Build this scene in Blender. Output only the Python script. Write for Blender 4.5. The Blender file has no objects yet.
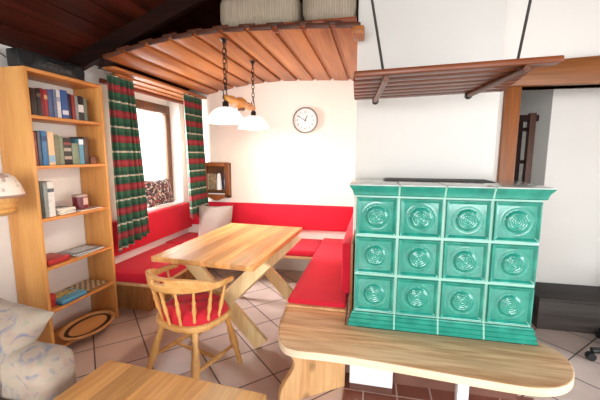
import bpy, bmesh, math, random
from mathutils import Vector, Matrix, noise
from math import sin, cos, pi, radians, sqrt, atan2

C = bpy.context.scene.collection
random.seed(7)

# ------------------------------------------------------------------ camera, world, light, exposure
cam_d = bpy.data.cameras.new('camera')
cam_d.sensor_width = 36.0
cam_d.lens = 337.75 / 600 * 36.0
cam_d.clip_start = 0.05
cam = bpy.data.objects.new('camera', cam_d)
C.objects.link(cam)
_yaw, _pitch, _roll = 0.213614, 0.135464, 0.0023639
_f = Vector((-sin(_yaw) * cos(_pitch), cos(_yaw) * cos(_pitch), -sin(_pitch)))
_r = Vector((cos(_yaw), sin(_yaw), 0))
_u = _r.cross(_f)
_r2 = cos(_roll) * _r + sin(_roll) * _u
_u2 = -sin(_roll) * _r + cos(_roll) * _u
cam.matrix_world = Matrix(((_r2.x, _u2.x, -_f.x, 0), (_r2.y, _u2.y, -_f.y, 0), (_r2.z, _u2.z, -_f.z, 1.45), (0, 0, 0, 1)))
bpy.context.scene.camera = cam

world = bpy.data.worlds.new('sky')
bpy.context.scene.world = world
world.use_nodes = True
world.node_tree.nodes['Background'].inputs[0].default_value = (0.92, 0.97, 1.0, 1)
world.node_tree.nodes['Background'].inputs[1].default_value = 2.2


def area_light(name, loc, rot, sx, sy, power, col=(1, 1, 1)):
    d = bpy.data.lights.new(name, 'AREA')
    d.shape = 'RECTANGLE'; d.size = sx; d.size_y = sy; d.energy = power; d.color = col
    o = bpy.data.objects.new(name, d); C.objects.link(o)
    o.location = loc; o.rotation_euler = rot; d.spread = radians(140)
    return o


# daylight through the big windows of the room behind the camera, the side window and the nook window
area_light('daylight_rear_window', (-0.5, -2.75, 1.45), (radians(62), 0, 0), 2.2, 1.8, 85, (1, 1, 1))
area_light('daylight_terrace_door', (1.9, -2.75, 1.25), (radians(62), 0, 0), 1.6, 2.1, 50, (1, 1, 1))
area_light('daylight_side_window', (3.55, 0.6, 1.35), (radians(62), 0, radians(90)), 2.0, 1.7, 38, (0.95, 0.98, 1))
area_light('daylight_nook_window', (-2.95, 3.25, 1.55), (radians(75), 0, radians(-90)), 1.1, 1.2, 120, (0.97, 0.99, 1))

vs = bpy.context.scene.view_settings
vs.view_transform = 'Standard'; vs.look = 'None'; vs.gamma = 1.0; vs.use_curve_mapping = False
vs.exposure = 0.3


# ------------------------------------------------------------------ helpers
def srgb(h):
    h = h.lstrip('#')
    out = []
    for i in (0, 2, 4):
        c = int(h[i:i + 2], 16) / 255
        out.append(c / 12.92 if c <= 0.04045 else ((c + 0.055) / 1.055) ** 2.4)
    return (*out, 1.0)


def new_mat(name):
    m = bpy.data.materials.new(name); m.use_nodes = True
    nt = m.node_tree
    return m, nt, nt.nodes['Principled BSDF']


def N(nt, t, **kw):
    n = nt.nodes.new(t)
    for k, v in kw.items(): setattr(n, k, v)
    return n


def ramp(nt, stops, interp='LINEAR'):
    r = N(nt, 'ShaderNodeValToRGB'); r.color_ramp.interpolation = interp
    e = r.color_ramp.elements
    while len(e) < len(stops): e.new(0.5)
    for x, (p, c) in zip(e, stops): x.position = p; x.color = c
    return r


def mixrgb(nt, a, b, fac, mode='MIX'):
    n = N(nt, 'ShaderNodeMix', data_type='RGBA', blend_type=mode)
    for s, v in ((0, fac), (6, a), (7, b)):
        if hasattr(v, 'is_linked') or isinstance(v, bpy.types.NodeSocket): nt.links.new(v, n.inputs[s])
        else: n.inputs[s].default_value = v
    return n.outputs[2]


def math_n(nt, op, a, b=0.0, c=None):
    n = N(nt, 'ShaderNodeMath', operation=op)
    for i, v in enumerate((a, b) if c is None else (a, b, c)):
        if isinstance(v, bpy.types.NodeSocket): nt.links.new(v, n.inputs[i])
        else: n.inputs[i].default_value = v
    return n.outputs[0]


def plain(name, col, rough=0.6, metal=0.0, var=0.06, scale=9.0, bump=0.0, coat=0.0, spec=0.5):
    """one colour with a faint procedural mottling"""
    m, nt, p = new_mat(name)
    c = srgb(col) if isinstance(col, str) else col
    tc = N(nt, 'ShaderNodeTexCoord')
    no = N(nt, 'ShaderNodeTexNoise'); no.inputs['Scale'].default_value = scale; no.inputs['Detail'].default_value = 4
    nt.links.new(tc.outputs['Object'], no.inputs['Vector'])
    lo = tuple(x * (1 - var) for x in c[:3]) + (1,); hi = tuple(min(1, x * (1 + var)) for x in c[:3]) + (1,)
    r = ramp(nt, [(0.3, lo), (0.7, hi)])
    nt.links.new(no.outputs[0], r.inputs[0]); nt.links.new(r.outputs[0], p.inputs['Base Color'])
    p.inputs['Roughness'].default_value = rough; p.inputs['Metallic'].default_value = metal
    p.inputs['Specular IOR Level'].default_value = spec
    if coat: p.inputs['Coat Weight'].default_value = coat; p.inputs['Coat Roughness'].default_value = 0.05
    if bump:
        b = N(nt, 'ShaderNodeBump'); b.inputs['Strength'].default_value = bump; b.inputs['Distance'].default_value = 0.004
        nt.links.new(no.outputs[0], b.inputs['Height']); nt.links.new(b.outputs[0], p.inputs['Normal'])
    return m


def wood(name, dark, light, axis='Y', pw=0.0, across='X', rough=0.4, scale=7.0, stretch=0.07, pvar=0.18, knots=0.0, fine=0.35, spec=0.4):
    """grain along axis; pw>0 gives glued boards of that width counted across"""
    m, nt, p = new_mat(name)
    tc = N(nt, 'ShaderNodeTexCoord'); mp = N(nt, 'ShaderNodeMapping')
    s = [1, 1, 1]; s['XYZ'.index(axis)] = stretch
    mp.inputs['Scale'].default_value = s
    vec = tc.outputs['Object']
    d, l = srgb(dark), srgb(light)
    tint = None
    if pw:
        sx = N(nt, 'ShaderNodeSeparateXYZ'); nt.links.new(vec, sx.inputs[0])
        k = math_n(nt, 'FLOOR', math_n(nt, 'DIVIDE', sx.outputs['XYZ'.index(across)], pw))
        wn = N(nt, 'ShaderNodeTexWhiteNoise', noise_dimensions='1D'); nt.links.new(k, wn.inputs['W'])
        off = N(nt, 'ShaderNodeCombineXYZ')
        for i in range(3): nt.links.new(math_n(nt, 'MULTIPLY', wn.outputs[0], 7.3 + i), off.inputs[i])
        ad = N(nt, 'ShaderNodeVectorMath', operation='ADD')
        nt.links.new(vec, ad.inputs[0]); nt.links.new(off.outputs[0], ad.inputs[1]); vec = ad.outputs[0]
        tint = wn.outputs[0]
    nt.links.new(vec, mp.inputs['Vector'])
    no = N(nt, 'ShaderNodeTexNoise'); no.inputs['Scale'].default_value = scale; no.inputs['Detail'].default_value = 5
    no.inputs['Distortion'].default_value = 0.6
    nt.links.new(mp.outputs[0], no.inputs['Vector'])
    n2 = N(nt, 'ShaderNodeTexNoise'); n2.inputs['Scale'].default_value = scale * 9; n2.inputs['Detail'].default_value = 3
    nt.links.new(mp.outputs[0], n2.inputs['Vector'])
    f = math_n(nt, 'ADD', math_n(nt, 'MULTIPLY', no.outputs[0], 1 - fine), math_n(nt, 'MULTIPLY', n2.outputs[0], fine))
    r = ramp(nt, [(0.36, d), (0.62, l)]); nt.links.new(f, r.inputs[0])
    out = r.outputs[0]
    if tint is not None:
        tr = ramp(nt, [(0, (1 - pvar,) * 3 + (1,)), (1, (1 + pvar * 0.5,) * 3 + (1,))])
        nt.links.new(tint, tr.inputs[0]); out = mixrgb(nt, out, tr.outputs[0], 1.0, 'MULTIPLY')
    if knots:
        vo = N(nt, 'ShaderNodeTexVoronoi'); vo.inputs['Scale'].default_value = 3.2
        mk = N(nt, 'ShaderNodeMapping'); sk = [1, 1, 1]; sk['XYZ'.index(axis)] = 0.6; mk.inputs['Scale'].default_value = sk
        nt.links.new(vec, mk.inputs['Vector']); nt.links.new(mk.outputs[0], vo.inputs['Vector'])
        kr = ramp(nt, [(0.05, (1, 1, 1, 1)), (0.11, (0, 0, 0, 1))]); nt.links.new(vo.outputs['Distance'], kr.inputs[0])
        out = mixrgb(nt, out, tuple(x * 0.45 for x in d[:3]) + (1,), math_n(nt, 'MULTIPLY', kr.outputs[0], knots))
    nt.links.new(out, p.inputs['Base Color'])
    p.inputs['Roughness'].default_value = rough; p.inputs['Specular IOR Level'].default_value = spec
    b = N(nt, 'ShaderNodeBump'); b.inputs['Strength'].default_value = 0.12; b.inputs['Distance'].default_value = 0.003
    nt.links.new(n2.outputs[0], b.inputs['Height']); nt.links.new(b.outputs[0], p.inputs['Normal'])
    return m


class MB:
    """collects shapes into one mesh"""
    def __init__(s): s.v = []; s.f = []

    def add_bm(s, bm, mat=None):
        if mat is not None: bm.transform(mat)
        o = len(s.v); bm.verts.ensure_lookup_table(); bm.verts.index_update()
        s.v += [tuple(v.co) for v in bm.verts]; s.f += [tuple(o + v.index for v in f.verts) for f in bm.faces]
        bm.free(); return s

    def raw(s, vs_, fs_):
        o = len(s.v); s.v += [tuple(v) for v in vs_]; s.f += [tuple(o + i for i in f) for f in fs_]; return s

    def box(s, lo, hi, bev=0.0, seg=2, mat=None):
        bm = bmesh.new(); bmesh.ops.create_cube(bm, size=1.0)
        sz = [hi[i] - lo[i] for i in range(3)]; c = [(hi[i] + lo[i]) / 2 for i in range(3)]
        for v in bm.verts: v.co = Vector((v.co.x * sz[0] + c[0], v.co.y * sz[1] + c[1], v.co.z * sz[2] + c[2]))
        if bev:
            bmesh.ops.bevel(bm, geom=list(bm.edges), offset=min(bev, 0.49 * min(sz)), segments=seg, profile=0.5, affect='EDGES')
        return s.add_bm(bm, mat)

    def bar(s, a, b, w, t, up=(0, 0, 1), bev=0.0):
        """beam from a to b, w wide sideways, t thick along up"""
        a, b = Vector(a), Vector(b); d = b - a; L = d.length; d.normalize()
        up = Vector(up); x = d.cross(up).normalized(); z = x.cross(d).normalized()
        M_ = Matrix(((x.x, d.x, z.x, a.x), (x.y, d.y, z.y, a.y), (x.z, d.z, z.z, a.z), (0, 0, 0, 1)))
        return s.box((-w / 2, 0, -t / 2), (w / 2, L, t / 2), bev, 2, M_)

    def prism(s, pts, z0, z1, bev=0.0, mat=None, seg=2):
        """outline in XY raised from z0 to z1"""
        bm = bmesh.new()
        vs_ = [bm.verts.new((p[0], p[1], z0)) for p in pts]
        f = bm.faces.new(vs_)
        r = bmesh.ops.extrude_face_region(bm, geom=[f])
        for g in r['geom']:
            if isinstance(g, bmesh.types.BMVert): g.co.z = z1
        bmesh.ops.recalc_face_normals(bm, faces=bm.faces)
        if bev:
            es = [e for e in bm.edges if abs(e.verts[0].co.z - e.verts[1].co.z) < 1e-6]
            bmesh.ops.bevel(bm, geom=es, offset=bev, segments=seg, profile=0.5, affect='EDGES')
        return s.add_bm(bm, mat)

    def lathe(s, prof, mat=None, n=20, a0=0, a1=2 * pi):
        """prof: (radius, z) list turned about Z"""
        vs_, fs_ = [], []
        for (r, z) in prof:
            for k in range(n): vs_.append((r * cos(2 * pi * k / n), r * sin(2 * pi * k / n), z))
        for i in range(len(prof) - 1):
            for k in range(n):
                k2 = (k + 1) % n
                fs_.append((i * n + k, i * n + k2, (i + 1) * n + k2, (i + 1) * n + k))
        if prof[0][0] > 1e-5: fs_.append(tuple(reversed(range(n))))
        if prof[-1][0] > 1e-5: fs_.append(tuple((len(prof) - 1) * n + k for k in range(n)))
        if mat is not None: vs_ = [mat @ Vector(v) for v in vs_]
        return s.raw(vs_, fs_)

    def turned(s, a, b, prof, n=14):
        """lathe from a to b; prof: (radius, fraction)"""
        a, b = Vector(a), Vector(b); d = b - a; L = d.length
        q = Vector((0, 0, 1)).rotation_difference(d.normalized()).to_matrix().to_4x4(); q.translation = a
        return s.lathe([(r, t * L) for r, t in prof], q, n)

    def tube(s, pts, r, n=8, closed=False):
        pts = [Vector(p) for p in pts]; m = len(pts); vs_, fs_ = [], []
        prev = None
        for i, p in enumerate(pts):
            if closed: d = pts[(i + 1) % m] - pts[i - 1]
            else: d = pts[min(i + 1, m - 1)] - pts[max(i - 1, 0)]
            d.normalize()
            if prev is None:
                x = d.orthogonal().normalized()
            else:
                x = (prev - d * prev.dot(d)).normalized()
            prev = x; y = d.cross(x)
            rr = r[i] if isinstance(r, (list, tuple)) else r
            for k in range(n):
                a = 2 * pi * k / n; vs_.append(p + (x * cos(a) + y * sin(a)) * rr)
        for i in range(m if closed else m - 1):
            j = (i + 1) % m
            for k in range(n):
                k2 = (k + 1) % n; fs_.append((i * n + k, i * n + k2, j * n + k2, j * n + k))
        if not closed:
            fs_.append(tuple(reversed(range(n)))); fs_.append(tuple((m - 1) * n + k for k in range(n)))
        return s.raw(vs_, fs_)

    def ball(s, c, r, n=12, sc=(1, 1, 1)):
        bm = bmesh.new(); bmesh.ops.create_uvsphere(bm, u_segments=n, v_segments=max(6, n // 2), radius=r)
        return s.add_bm(bm, Matrix.Translation(c) @ Matrix.Diagonal((*sc, 1)))

    def build(s, name, mat, parent=None, smooth=35, solid=0.0, subd=0):
        me = bpy.data.meshes.new(name)
        vs_ = s.v; org = Vector((0, 0, 0))
        if parent is None:                                   # origin at the foot of the thing
            lo = [min(v[i] for v in vs_) for i in range(3)]; hi = [max(v[i] for v in vs_) for i in range(3)]
            org = Vector(((lo[0] + hi[0]) / 2, (lo[1] + hi[1]) / 2, lo[2]))
            vs_ = [tuple(Vector(v) - org) for v in vs_]
        else:
            q = parent
            while q is not None and not q.get('_world'): q = q.parent
            if q is not None:
                base = Vector(q['_base']); vs_ = [tuple(Vector(v) - base) for v in vs_]
        me.from_pydata(vs_, [], s.f); me.update()
        me.polygons.foreach_set('use_smooth', [smooth > 0] * len(me.polygons))
        if smooth > 0: me.set_sharp_from_angle(angle=radians(smooth))
        me.materials.append(mat)
        o = bpy.data.objects.new(name, me); C.objects.link(o)
        if parent is None: o.location = org
        else: o.parent = parent
        if solid:
            md = o.modifiers.new('thickness', 'SOLIDIFY'); md.thickness = solid; md.offset = 0
        if subd:
            md = o.modifiers.new('smooth', 'SUBSURF'); md.levels = subd; md.render_levels = subd
        return o


def tag(o, label, cat, group=None, kind=None):
    o['label'] = label; o['category'] = cat
    if group: o['group'] = group
    if kind: o['kind'] = kind
    return o


def thing(name, label, cat, loc, group=None, rz=0.0, local=False):
    """Empty at the base; unless local, its parts are built in room coordinates"""
    o = bpy.data.objects.new(name, None); C.objects.link(o)
    o.empty_display_size = 0.05
    o.location = loc; o.rotation_euler = (0, 0, rz)
    tag(o, label, cat, group)
    if not local:
        BASES[o.name] = Vector(loc); o['_world'] = True; o['_base'] = list(loc)
    return o


BASES = {}


def struct(name, mb, mat, smooth=35):
    o = mb.build(name, mat, None, smooth); o['kind'] = 'structure'; return o


def copy_tree(o, parent=None):
    kids = list(o.children)
    c = o.copy(); C.objects.link(c); c.parent = parent
    for k in kids: copy_tree(k, c)
    return c


def pillow_mesh(w, h, t, n=18, pinch=0.07, wr=0.0, seed=0):
    """square scatter cushion in local XZ, thickness along Y, foot at z=0"""
    vs_, fs_ = [], []
    for side in (1, -1):
        for i in range(n + 1):
            for j in range(n + 1):
                u, v = -1 + 2 * i / n, -1 + 2 * j / n
                k = (1 - abs(u) ** 2.6) * (1 - abs(v) ** 2.6)
                px = u * (1 - pinch * (1 - v * v)) if False else u * (1 - pinch * (1 - abs(v)) * abs(u) ** 3)
                pz = v * (1 - pinch * (1 - abs(u)) * abs(v) ** 3)
                y = side * t / 2 * k ** 0.55
                if wr: y += wr * noise.noise(Vector((u * 2.1 + seed, v * 2.1, side))) * k
                vs_.append((px * w / 2, y, (pz + 1) * h / 2))
    m = (n + 1) ** 2
    for i in range(n):
        for j in range(n):
            a = i * (n + 1) + j
            fs_.append((a, a + n + 1, a + n + 2, a + 1)); fs_.append((m + a, m + a + 1, m + a + n + 2, m + a + n + 1))
    bm = bmesh.new(); bvs = [bm.verts.new(v) for v in vs_]
    for f in fs_: bm.faces.new([bvs[i] for i in f])
    bmesh.ops.remove_doubles(bm, verts=bm.verts, dist=1e-5)
    bmesh.ops.recalc_face_normals(bm, faces=bm.faces)
    return bm


def pad(mb, lo, hi, bev=0.018, puff=0.006, n=None):
    """upholstered slab: rounded box with slightly domed faces"""
    bm = bmesh.new(); bmesh.ops.create_cube(bm, size=1.0)
    sz = Vector([hi[i] - lo[i] for i in range(3)]); c = Vector([(hi[i] + lo[i]) / 2 for i in range(3)])
    for v in bm.verts: v.co = Vector((v.co.x * sz.x, v.co.y * sz.y, v.co.z * sz.z))
    bmesh.ops.bevel(bm, geom=list(bm.edges), offset=min(bev, 0.45 * min(sz)), segments=3, profile=0.5, affect='EDGES')
    bmesh.ops.subdivide_edges(bm, edges=[e for e in bm.edges if e.calc_length() > 0.15], cuts=6, use_grid_fill=True)
    for v in bm.verts:
        u = [abs(v.co[i]) / (sz[i] / 2) for i in range(3)]
        for i in range(3):
            if u[i] > 0.9:
                j, k = [q for q in range(3) if q != i]
                v.co[i] += math.copysign(puff * (1 - u[j] ** 2) * (1 - u[k] ** 2), v.co[i]) + 0.0
    mb.add_bm(bm, Matrix.Translation(c)); return mb


# ------------------------------------------------------------------ materials
M_plaster = plain('white_plaster', '#ebe7e1', 0.85, var=0.015, scale=3, bump=0.08)
M_plaster_warm = plain('warm_white_plaster', '#f0e6da', 0.85, var=0.015, scale=3, bump=0.08)
M_chimney = plain('chimney_plaster', '#dcd9d3', 0.85, var=0.015, scale=3, bump=0.06)
M_grey_wall = plain('grey_roughcast', '#8d8a86', 0.9, var=0.22, scale=26, bump=0.6)
M_darkwood = wood('dark_stained_ceiling_boards', '#260d07', '#4a1d12', 'Y', 0.16, 'X', 0.5, 6, 0.05, 0.35, spec=0.15)
M_beam = wood('dark_stained_beam', '#160a07', '#28120c', 'X', 0, 'X', 0.6, 6, 0.06, spec=0.1)
M_ceil = wood('nook_ceiling_larch', '#8c4f27', '#b57440', 'Y', 0, 'X', 0.4, 6, 0.05, spec=0.3)
M_ceil_end = wood('nook_board_ends', '#3a1c10', '#5a301c', 'X', 0, 'X', 0.5, 6, 0.2)
M_redwood = wood('red_brown_boards', '#6b301a', '#8a4526', 'X', 0, 'X', 0.45, 6, 0.05)
M_pine = wood('orange_pine', '#c28242', '#d99f5a', 'Z', 0, 'X', 0.42, 8, 0.06)
M_pine_y = wood('orange_pine_shelf', '#c47d3c', '#d69350', 'Y', 0, 'X', 0.42, 8, 0.06)
M_table = wood('glued_beech_boards', '#b06c33', '#e2a96a', 'Y', 0.055, 'X', 0.42, 9, 0.05, 0.34, spec=0.3)
M_table_leg = wood('pale_pine', '#d3ad74', '#ecd3a2', 'Z', 0, 'X', 0.45, 7, 0.08)
M_chairwood = wood('honey_chair_wood', '#b87c3c', '#dcaa68', 'Z', 0, 'X', 0.35, 9, 0.1)
M_rail = wood('honey_chair_rail', '#bb8040', '#e0b070', 'X', 0, 'X', 0.35, 8, 0.1)
M_coffee = wood('coffee_table_oak', '#c08242', '#ebb46c', 'Y', 0.14, 'X', 0.35, 7, 0.07, 0.26)
M_coffee_side = wood('coffee_table_legs', '#b87a3e', '#d59a56', 'Z', 0, 'X', 0.4, 8, 0.06)
M_bench = wood('rustic_spruce_plank', '#ad7444', '#ebc59a', 'X', 0.15, 'Y', 0.5, 4.5, 0.09, 0.26, knots=0.8, fine=0.45)
M_bench_v = wood('rustic_spruce_panel', '#c08a55', '#e6bb86', 'Z', 0, 'X', 0.5, 6, 0.07, knots=0.7)
M_bench_y = wood('rustic_spruce_seat', '#bd8a58', '#e2b888', 'Y', 0, 'X', 0.5, 6, 0.07, knots=0.5)
M_nookpanel = wood('nook_bench_panel', '#8a5428', '#bd844c', 'Z', 0, 'X', 0.5, 7, 0.08, knots=0.6)
M_doorwood = wood('red_brown_door_frame', '#6d3c1a', '#98592a', 'Z', 0, 'X', 0.4, 7, 0.06)
M_lintel = wood('red_brown_lintel', '#70401e', '#9c6132', 'X', 0, 'X', 0.4, 7, 0.06)
M_winwood = wood('window_frame_oak', '#55331b', '#744a2a', 'Z', 0, 'X', 0.4, 8, 0.06)
M_rack = wood('rack_slats_brown', '#54260f', '#7a3f1e', 'X', 0, 'X', 0.35, 8, 0.05)
M_rackbar = wood('rack_bar_dark', '#4a2c20', '#6d4632', 'Y', 0, 'X', 0.35, 8, 0.05)
M_plinth = wood('dark_weathered_wood', '#2c2623', '#453d39', 'X', 0.14, 'Z', 0.6, 7, 0.06)
M_black = plain('black_plastic', '#17181a', 0.4)
M_blackmetal = plain('wrought_iron', '#2a2522', 0.45, 0.7)
M_white = plain('white_paint', '#eeeef0', 0.6, var=0.02)
M_paper = plain('page_paper', '#e9e0cc', 0.9, var=0.05, scale=60)


def fabric(name, col, rough=0.9, weave=420.0, var=0.07, sheen=0.3):
    m, nt, p = new_mat(name)
    c = srgb(col)
    tc = N(nt, 'ShaderNodeTexCoord')
    n1 = N(nt, 'ShaderNodeTexNoise'); n1.inputs['Scale'].default_value = 7; n1.inputs['Detail'].default_value = 3
    n2 = N(nt, 'ShaderNodeTexNoise'); n2.inputs['Scale'].default_value = weave
    nt.links.new(tc.outputs['Object'], n1.inputs['Vector']); nt.links.new(tc.outputs['Object'], n2.inputs['Vector'])
    f = math_n(nt, 'ADD', math_n(nt, 'MULTIPLY', n1.outputs[0], 0.5), math_n(nt, 'MULTIPLY', n2.outputs[0], 0.5))
    r = ramp(nt, [(0.3, tuple(x * (1 - var) for x in c[:3]) + (1,)), (0.7, tuple(min(1, x * (1 + var)) for x in c[:3]) + (1,))])
    nt.links.new(f, r.inputs[0]); nt.links.new(r.outputs[0], p.inputs['Base Color'])
    p.inputs['Roughness'].default_value = rough; p.inputs['Sheen Weight'].default_value = sheen
    b = N(nt, 'ShaderNodeBump'); b.inputs['Strength'].default_value = 0.2; b.inputs['Distance'].default_value = 0.002
    nt.links.new(n2.outputs[0], b.inputs['Height']); nt.links.new(b.outputs[0], p.inputs['Normal'])
    return m


M_red = fabric('red_upholstery', '#c8102e', sheen=0.05)
M_redpad = fabric('red_tufted_cotton', '#c41a2c', sheen=0.05)
M_grey_pillow = fabric('grey_linen', '#9c8d84')


def floral(name):
    m, nt, p = new_mat(name)
    tc = N(nt, 'ShaderNodeTexCoord')
    def blot(scale, lo, hi, dist):
        n = N(nt, 'ShaderNodeTexNoise'); n.inputs['Scale'].default_value = scale; n.inputs['Detail'].default_value = 3
        n.inputs['Distortion'].default_value = dist
        nt.links.new(tc.outputs['Object'], n.inputs['Vector'])
        r = ramp(nt, [(lo - 0.04, (0, 0, 0, 1)), (hi + 0.05, (1, 1, 1, 1))]); nt.links.new(n.outputs[0], r.inputs[0]); return r.outputs[0]
    c = mixrgb(nt, srgb('#a69685'), srgb('#9f8072'), math_n(nt, 'MULTIPLY', blot(7, 0.52, 0.62, 1.5), 0.6))
    c = mixrgb(nt, c, srgb('#646c84'), math_n(nt, 'MULTIPLY', blot(9.5, 0.57, 0.63, 2.2), 0.8))
    c = mixrgb(nt, c, srgb('#8c927f'), math_n(nt, 'MULTIPLY', blot(13, 0.60, 0.66, 2.0), 0.7))
    nt.links.new(c, p.inputs['Base Color']); p.inputs['Roughness'].default_value = 0.9
    p.inputs['Sheen Weight'].default_value = 0.2
    return m


M_floral = floral('floral_sofa_fabric')


def speckle(name):
    m, nt, p = new_mat(name)
    tc = N(nt, 'ShaderNodeTexCoord')
    v = N(nt, 'ShaderNodeTexVoronoi'); v.inputs['Scale'].default_value = 60
    nt.links.new(tc.outputs['Object'], v.inputs['Vector'])
    sp = N(nt, 'ShaderNodeSeparateColor'); nt.links.new(v.outputs['Color'], sp.inputs[0])
    r = ramp(nt, [(0, srgb('#3a3438')), (0.30, srgb('#8f4a48')), (0.50, srgb('#5a5c66')), (0.68, srgb('#c4b8aa')), (0.88, srgb('#2a262a'))], 'CONSTANT')
    nt.links.new(sp.outputs[0], r.inputs[0]); nt.links.new(r.outputs[0], p.inputs['Base Color']); p.inputs['Roughness'].default_value = 0.85
    return m


M_speckle = speckle('speckled_dark_fabric')


def plaid(name):
    """green and red bands with dashed white lines, counted in height"""
    m, nt, p = new_mat(name)
    tc = N(nt, 'ShaderNodeTexCoord'); sx = N(nt, 'ShaderNodeSeparateXYZ'); nt.links.new(tc.outputs['Object'], sx.inputs[0])
    per = 0.215
    fr = math_n(nt, 'FRACT', math_n(nt, 'ADD', math_n(nt, 'DIVIDE', sx.outputs[2], per), 0.146))
    g, g2, rd, w = srgb('#1b4430'), srgb('#26553a'), srgb('#7a1f24'), srgb('#bfb29f')
    r = ramp(nt, [(0, g), (0.16, g2), (0.33, rd), (0.42, srgb('#8f2a30')), (0.58, rd), (0.63, g), (0.78, g2), (0.925, w)], 'CONSTANT')
    nt.links.new(fr, r.inputs[0])
    # weft dashes: the white lines are broken up, thin dark warp lines run down
    yq = math_n(nt, 'FRACT', math_n(nt, 'DIVIDE', sx.outputs[1], 0.016))
    dash = math_n(nt, 'LESS_THAN', yq, 0.45)
    line = math_n(nt, 'GREATER_THAN', fr, 0.925)
    c = mixrgb(nt, r.outputs[0], srgb('#7a7d68'), math_n(nt, 'MULTIPLY', math_n(nt, 'MULTIPLY', dash, line), 0.55))
    yw = math_n(nt, 'FRACT', math_n(nt, 'DIVIDE', sx.outputs[1], 0.11))
    warp = math_n(nt, 'LESS_THAN', yw, 0.1)
    c = mixrgb(nt, c, srgb('#16351f'), math_n(nt, 'MULTIPLY', warp, 0.35))
    nt.links.new(c, p.inputs['Base Color']); p.inputs['Roughness'].default_value = 0.9; p.inputs['Sheen Weight'].default_value = 0.15
    return m


M_plaid = plaid('plaid_curtain_cloth')


def tiles(name, cols, grout, size, ang, off, mortar, rough=0.3, var_scale=3.0):
    m, nt, p = new_mat(name)
    tc = N(nt, 'ShaderNodeTexCoord'); geo = N(nt, 'ShaderNodeNewGeometry'); mp = N(nt, 'ShaderNodeMapping')
    mp.inputs['Rotation'].default_value = (0, 0, ang); mp.inputs['Location'].default_value = (off[0], off[1], 0)
    nt.links.new(geo.outputs['Position'], mp.inputs['Vector'])
    b = N(nt, 'ShaderNodeTexBrick'); b.offset = 0.0; b.squash = 1.0
    b.inputs['Scale'].default_value = 1.0; b.inputs['Brick Width'].default_value = size; b.inputs['Row Height'].default_value = size
    b.inputs['Mortar Size'].default_value = mortar; b.inputs['Mortar Smooth'].default_value = 0.2; b.inputs['Bias'].default_value = 0
    b.inputs['Color1'].default_value = srgb(cols[0]); b.inputs['Color2'].default_value = srgb(cols[1]); b.inputs['Mortar'].default_value = srgb(grout)
    nt.links.new(mp.outputs[0], b.inputs['Vector'])
    n = N(nt, 'ShaderNodeTexNoise'); n.inputs['Scale'].default_value = var_scale; n.inputs['Detail'].default_value = 5
    nt.links.new(geo.outputs['Position'], n.inputs['Vector'])
    r = ramp(nt, [(0.3, (0.82, 0.80, 0.80, 1)), (0.7, (1.05, 1.03, 1.02, 1))]); nt.links.new(n.outputs[0], r.inputs[0])
    nt.links.new(mixrgb(nt, b.outputs['Color'], r.outputs[0], 1.0, 'MULTIPLY'), p.inputs['Base Color'])
    p.inputs['Roughness'].default_value = rough
    bp = N(nt, 'ShaderNodeBump'); bp.inputs['Strength'].default_value = 0.4; bp.inputs['Distance'].default_value = 0.002; bp.invert = True
    nt.links.new(b.outputs['Fac'], bp.inputs['Height']); nt.links.new(bp.outputs[0], p.inputs['Normal'])
    return m


M_floor = tiles('floor_tiles', ('#d3bdb2', '#dac7be'), '#5a4a45', 0.33, -pi / 4, (-0.31, -0.18), 0.0055)
M_hearth = tiles('hearth_tiles', ('#7c4a3c', '#8a5646'), '#c0aaa0', 0.20, 0, (0.02, 0.06), 0.005, 0.4)


def glaze(name, col, edge):
    """crackled green stove glaze, pooling darker in hollows of the firing"""
    m, nt, p = new_mat(name)
    tc = N(nt, 'ShaderNodeTexCoord')
    n = N(nt, 'ShaderNodeTexNoise'); n.inputs['Scale'].default_value = 14; n.inputs['Detail'].default_value = 4
    nt.links.new(tc.outputs['Object'], n.inputs['Vector'])
    r = ramp(nt, [(0.3, srgb(col)), (0.72, srgb(edge))]); nt.links.new(n.outputs[0], r.inputs[0])
    nt.links.new(r.outputs[0], p.inputs['Base Color'])
    p.inputs['Roughness'].default_value = 0.16; p.inputs['Coat Weight'].default_value = 0.5; p.inputs['Coat Roughness'].default_value = 0.06
    return m


M_glaze = glaze('green_stove_glaze', '#187c6c', '#2a9884')
M_grout = plain('pale_mint_joint', '#98c9b8', 0.35, var=0.04)
M_topslab = plain('pale_grey_green_slab', '#b4bdb8', 0.2, var=0.06, coat=0.4)

# ------------------------------------------------------------------ the room
WX = -2.52
XL, XN, YB = -2.45, -2.37, 3.98          # wall behind the bookshelf, window wall of the nook, back wall
XR, YR = 3.2, -2.5
def roof_z(x): return 2.17 + 0.39 * (x - XL) if x <= 0.9 else 2.17 + 0.39 * (0.9 - XL) - 0.30 * (x - 0.9)

struct('floor', MB().box((-2.9, -2.75, -0.12), (3.5, 4.6, 0.0)), M_floor, 0)
struct('hearth_floor', MB().box((-0.14, 1.15, -0.002), (0.98, 2.10, 0.004)), M_hearth, 0)

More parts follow.
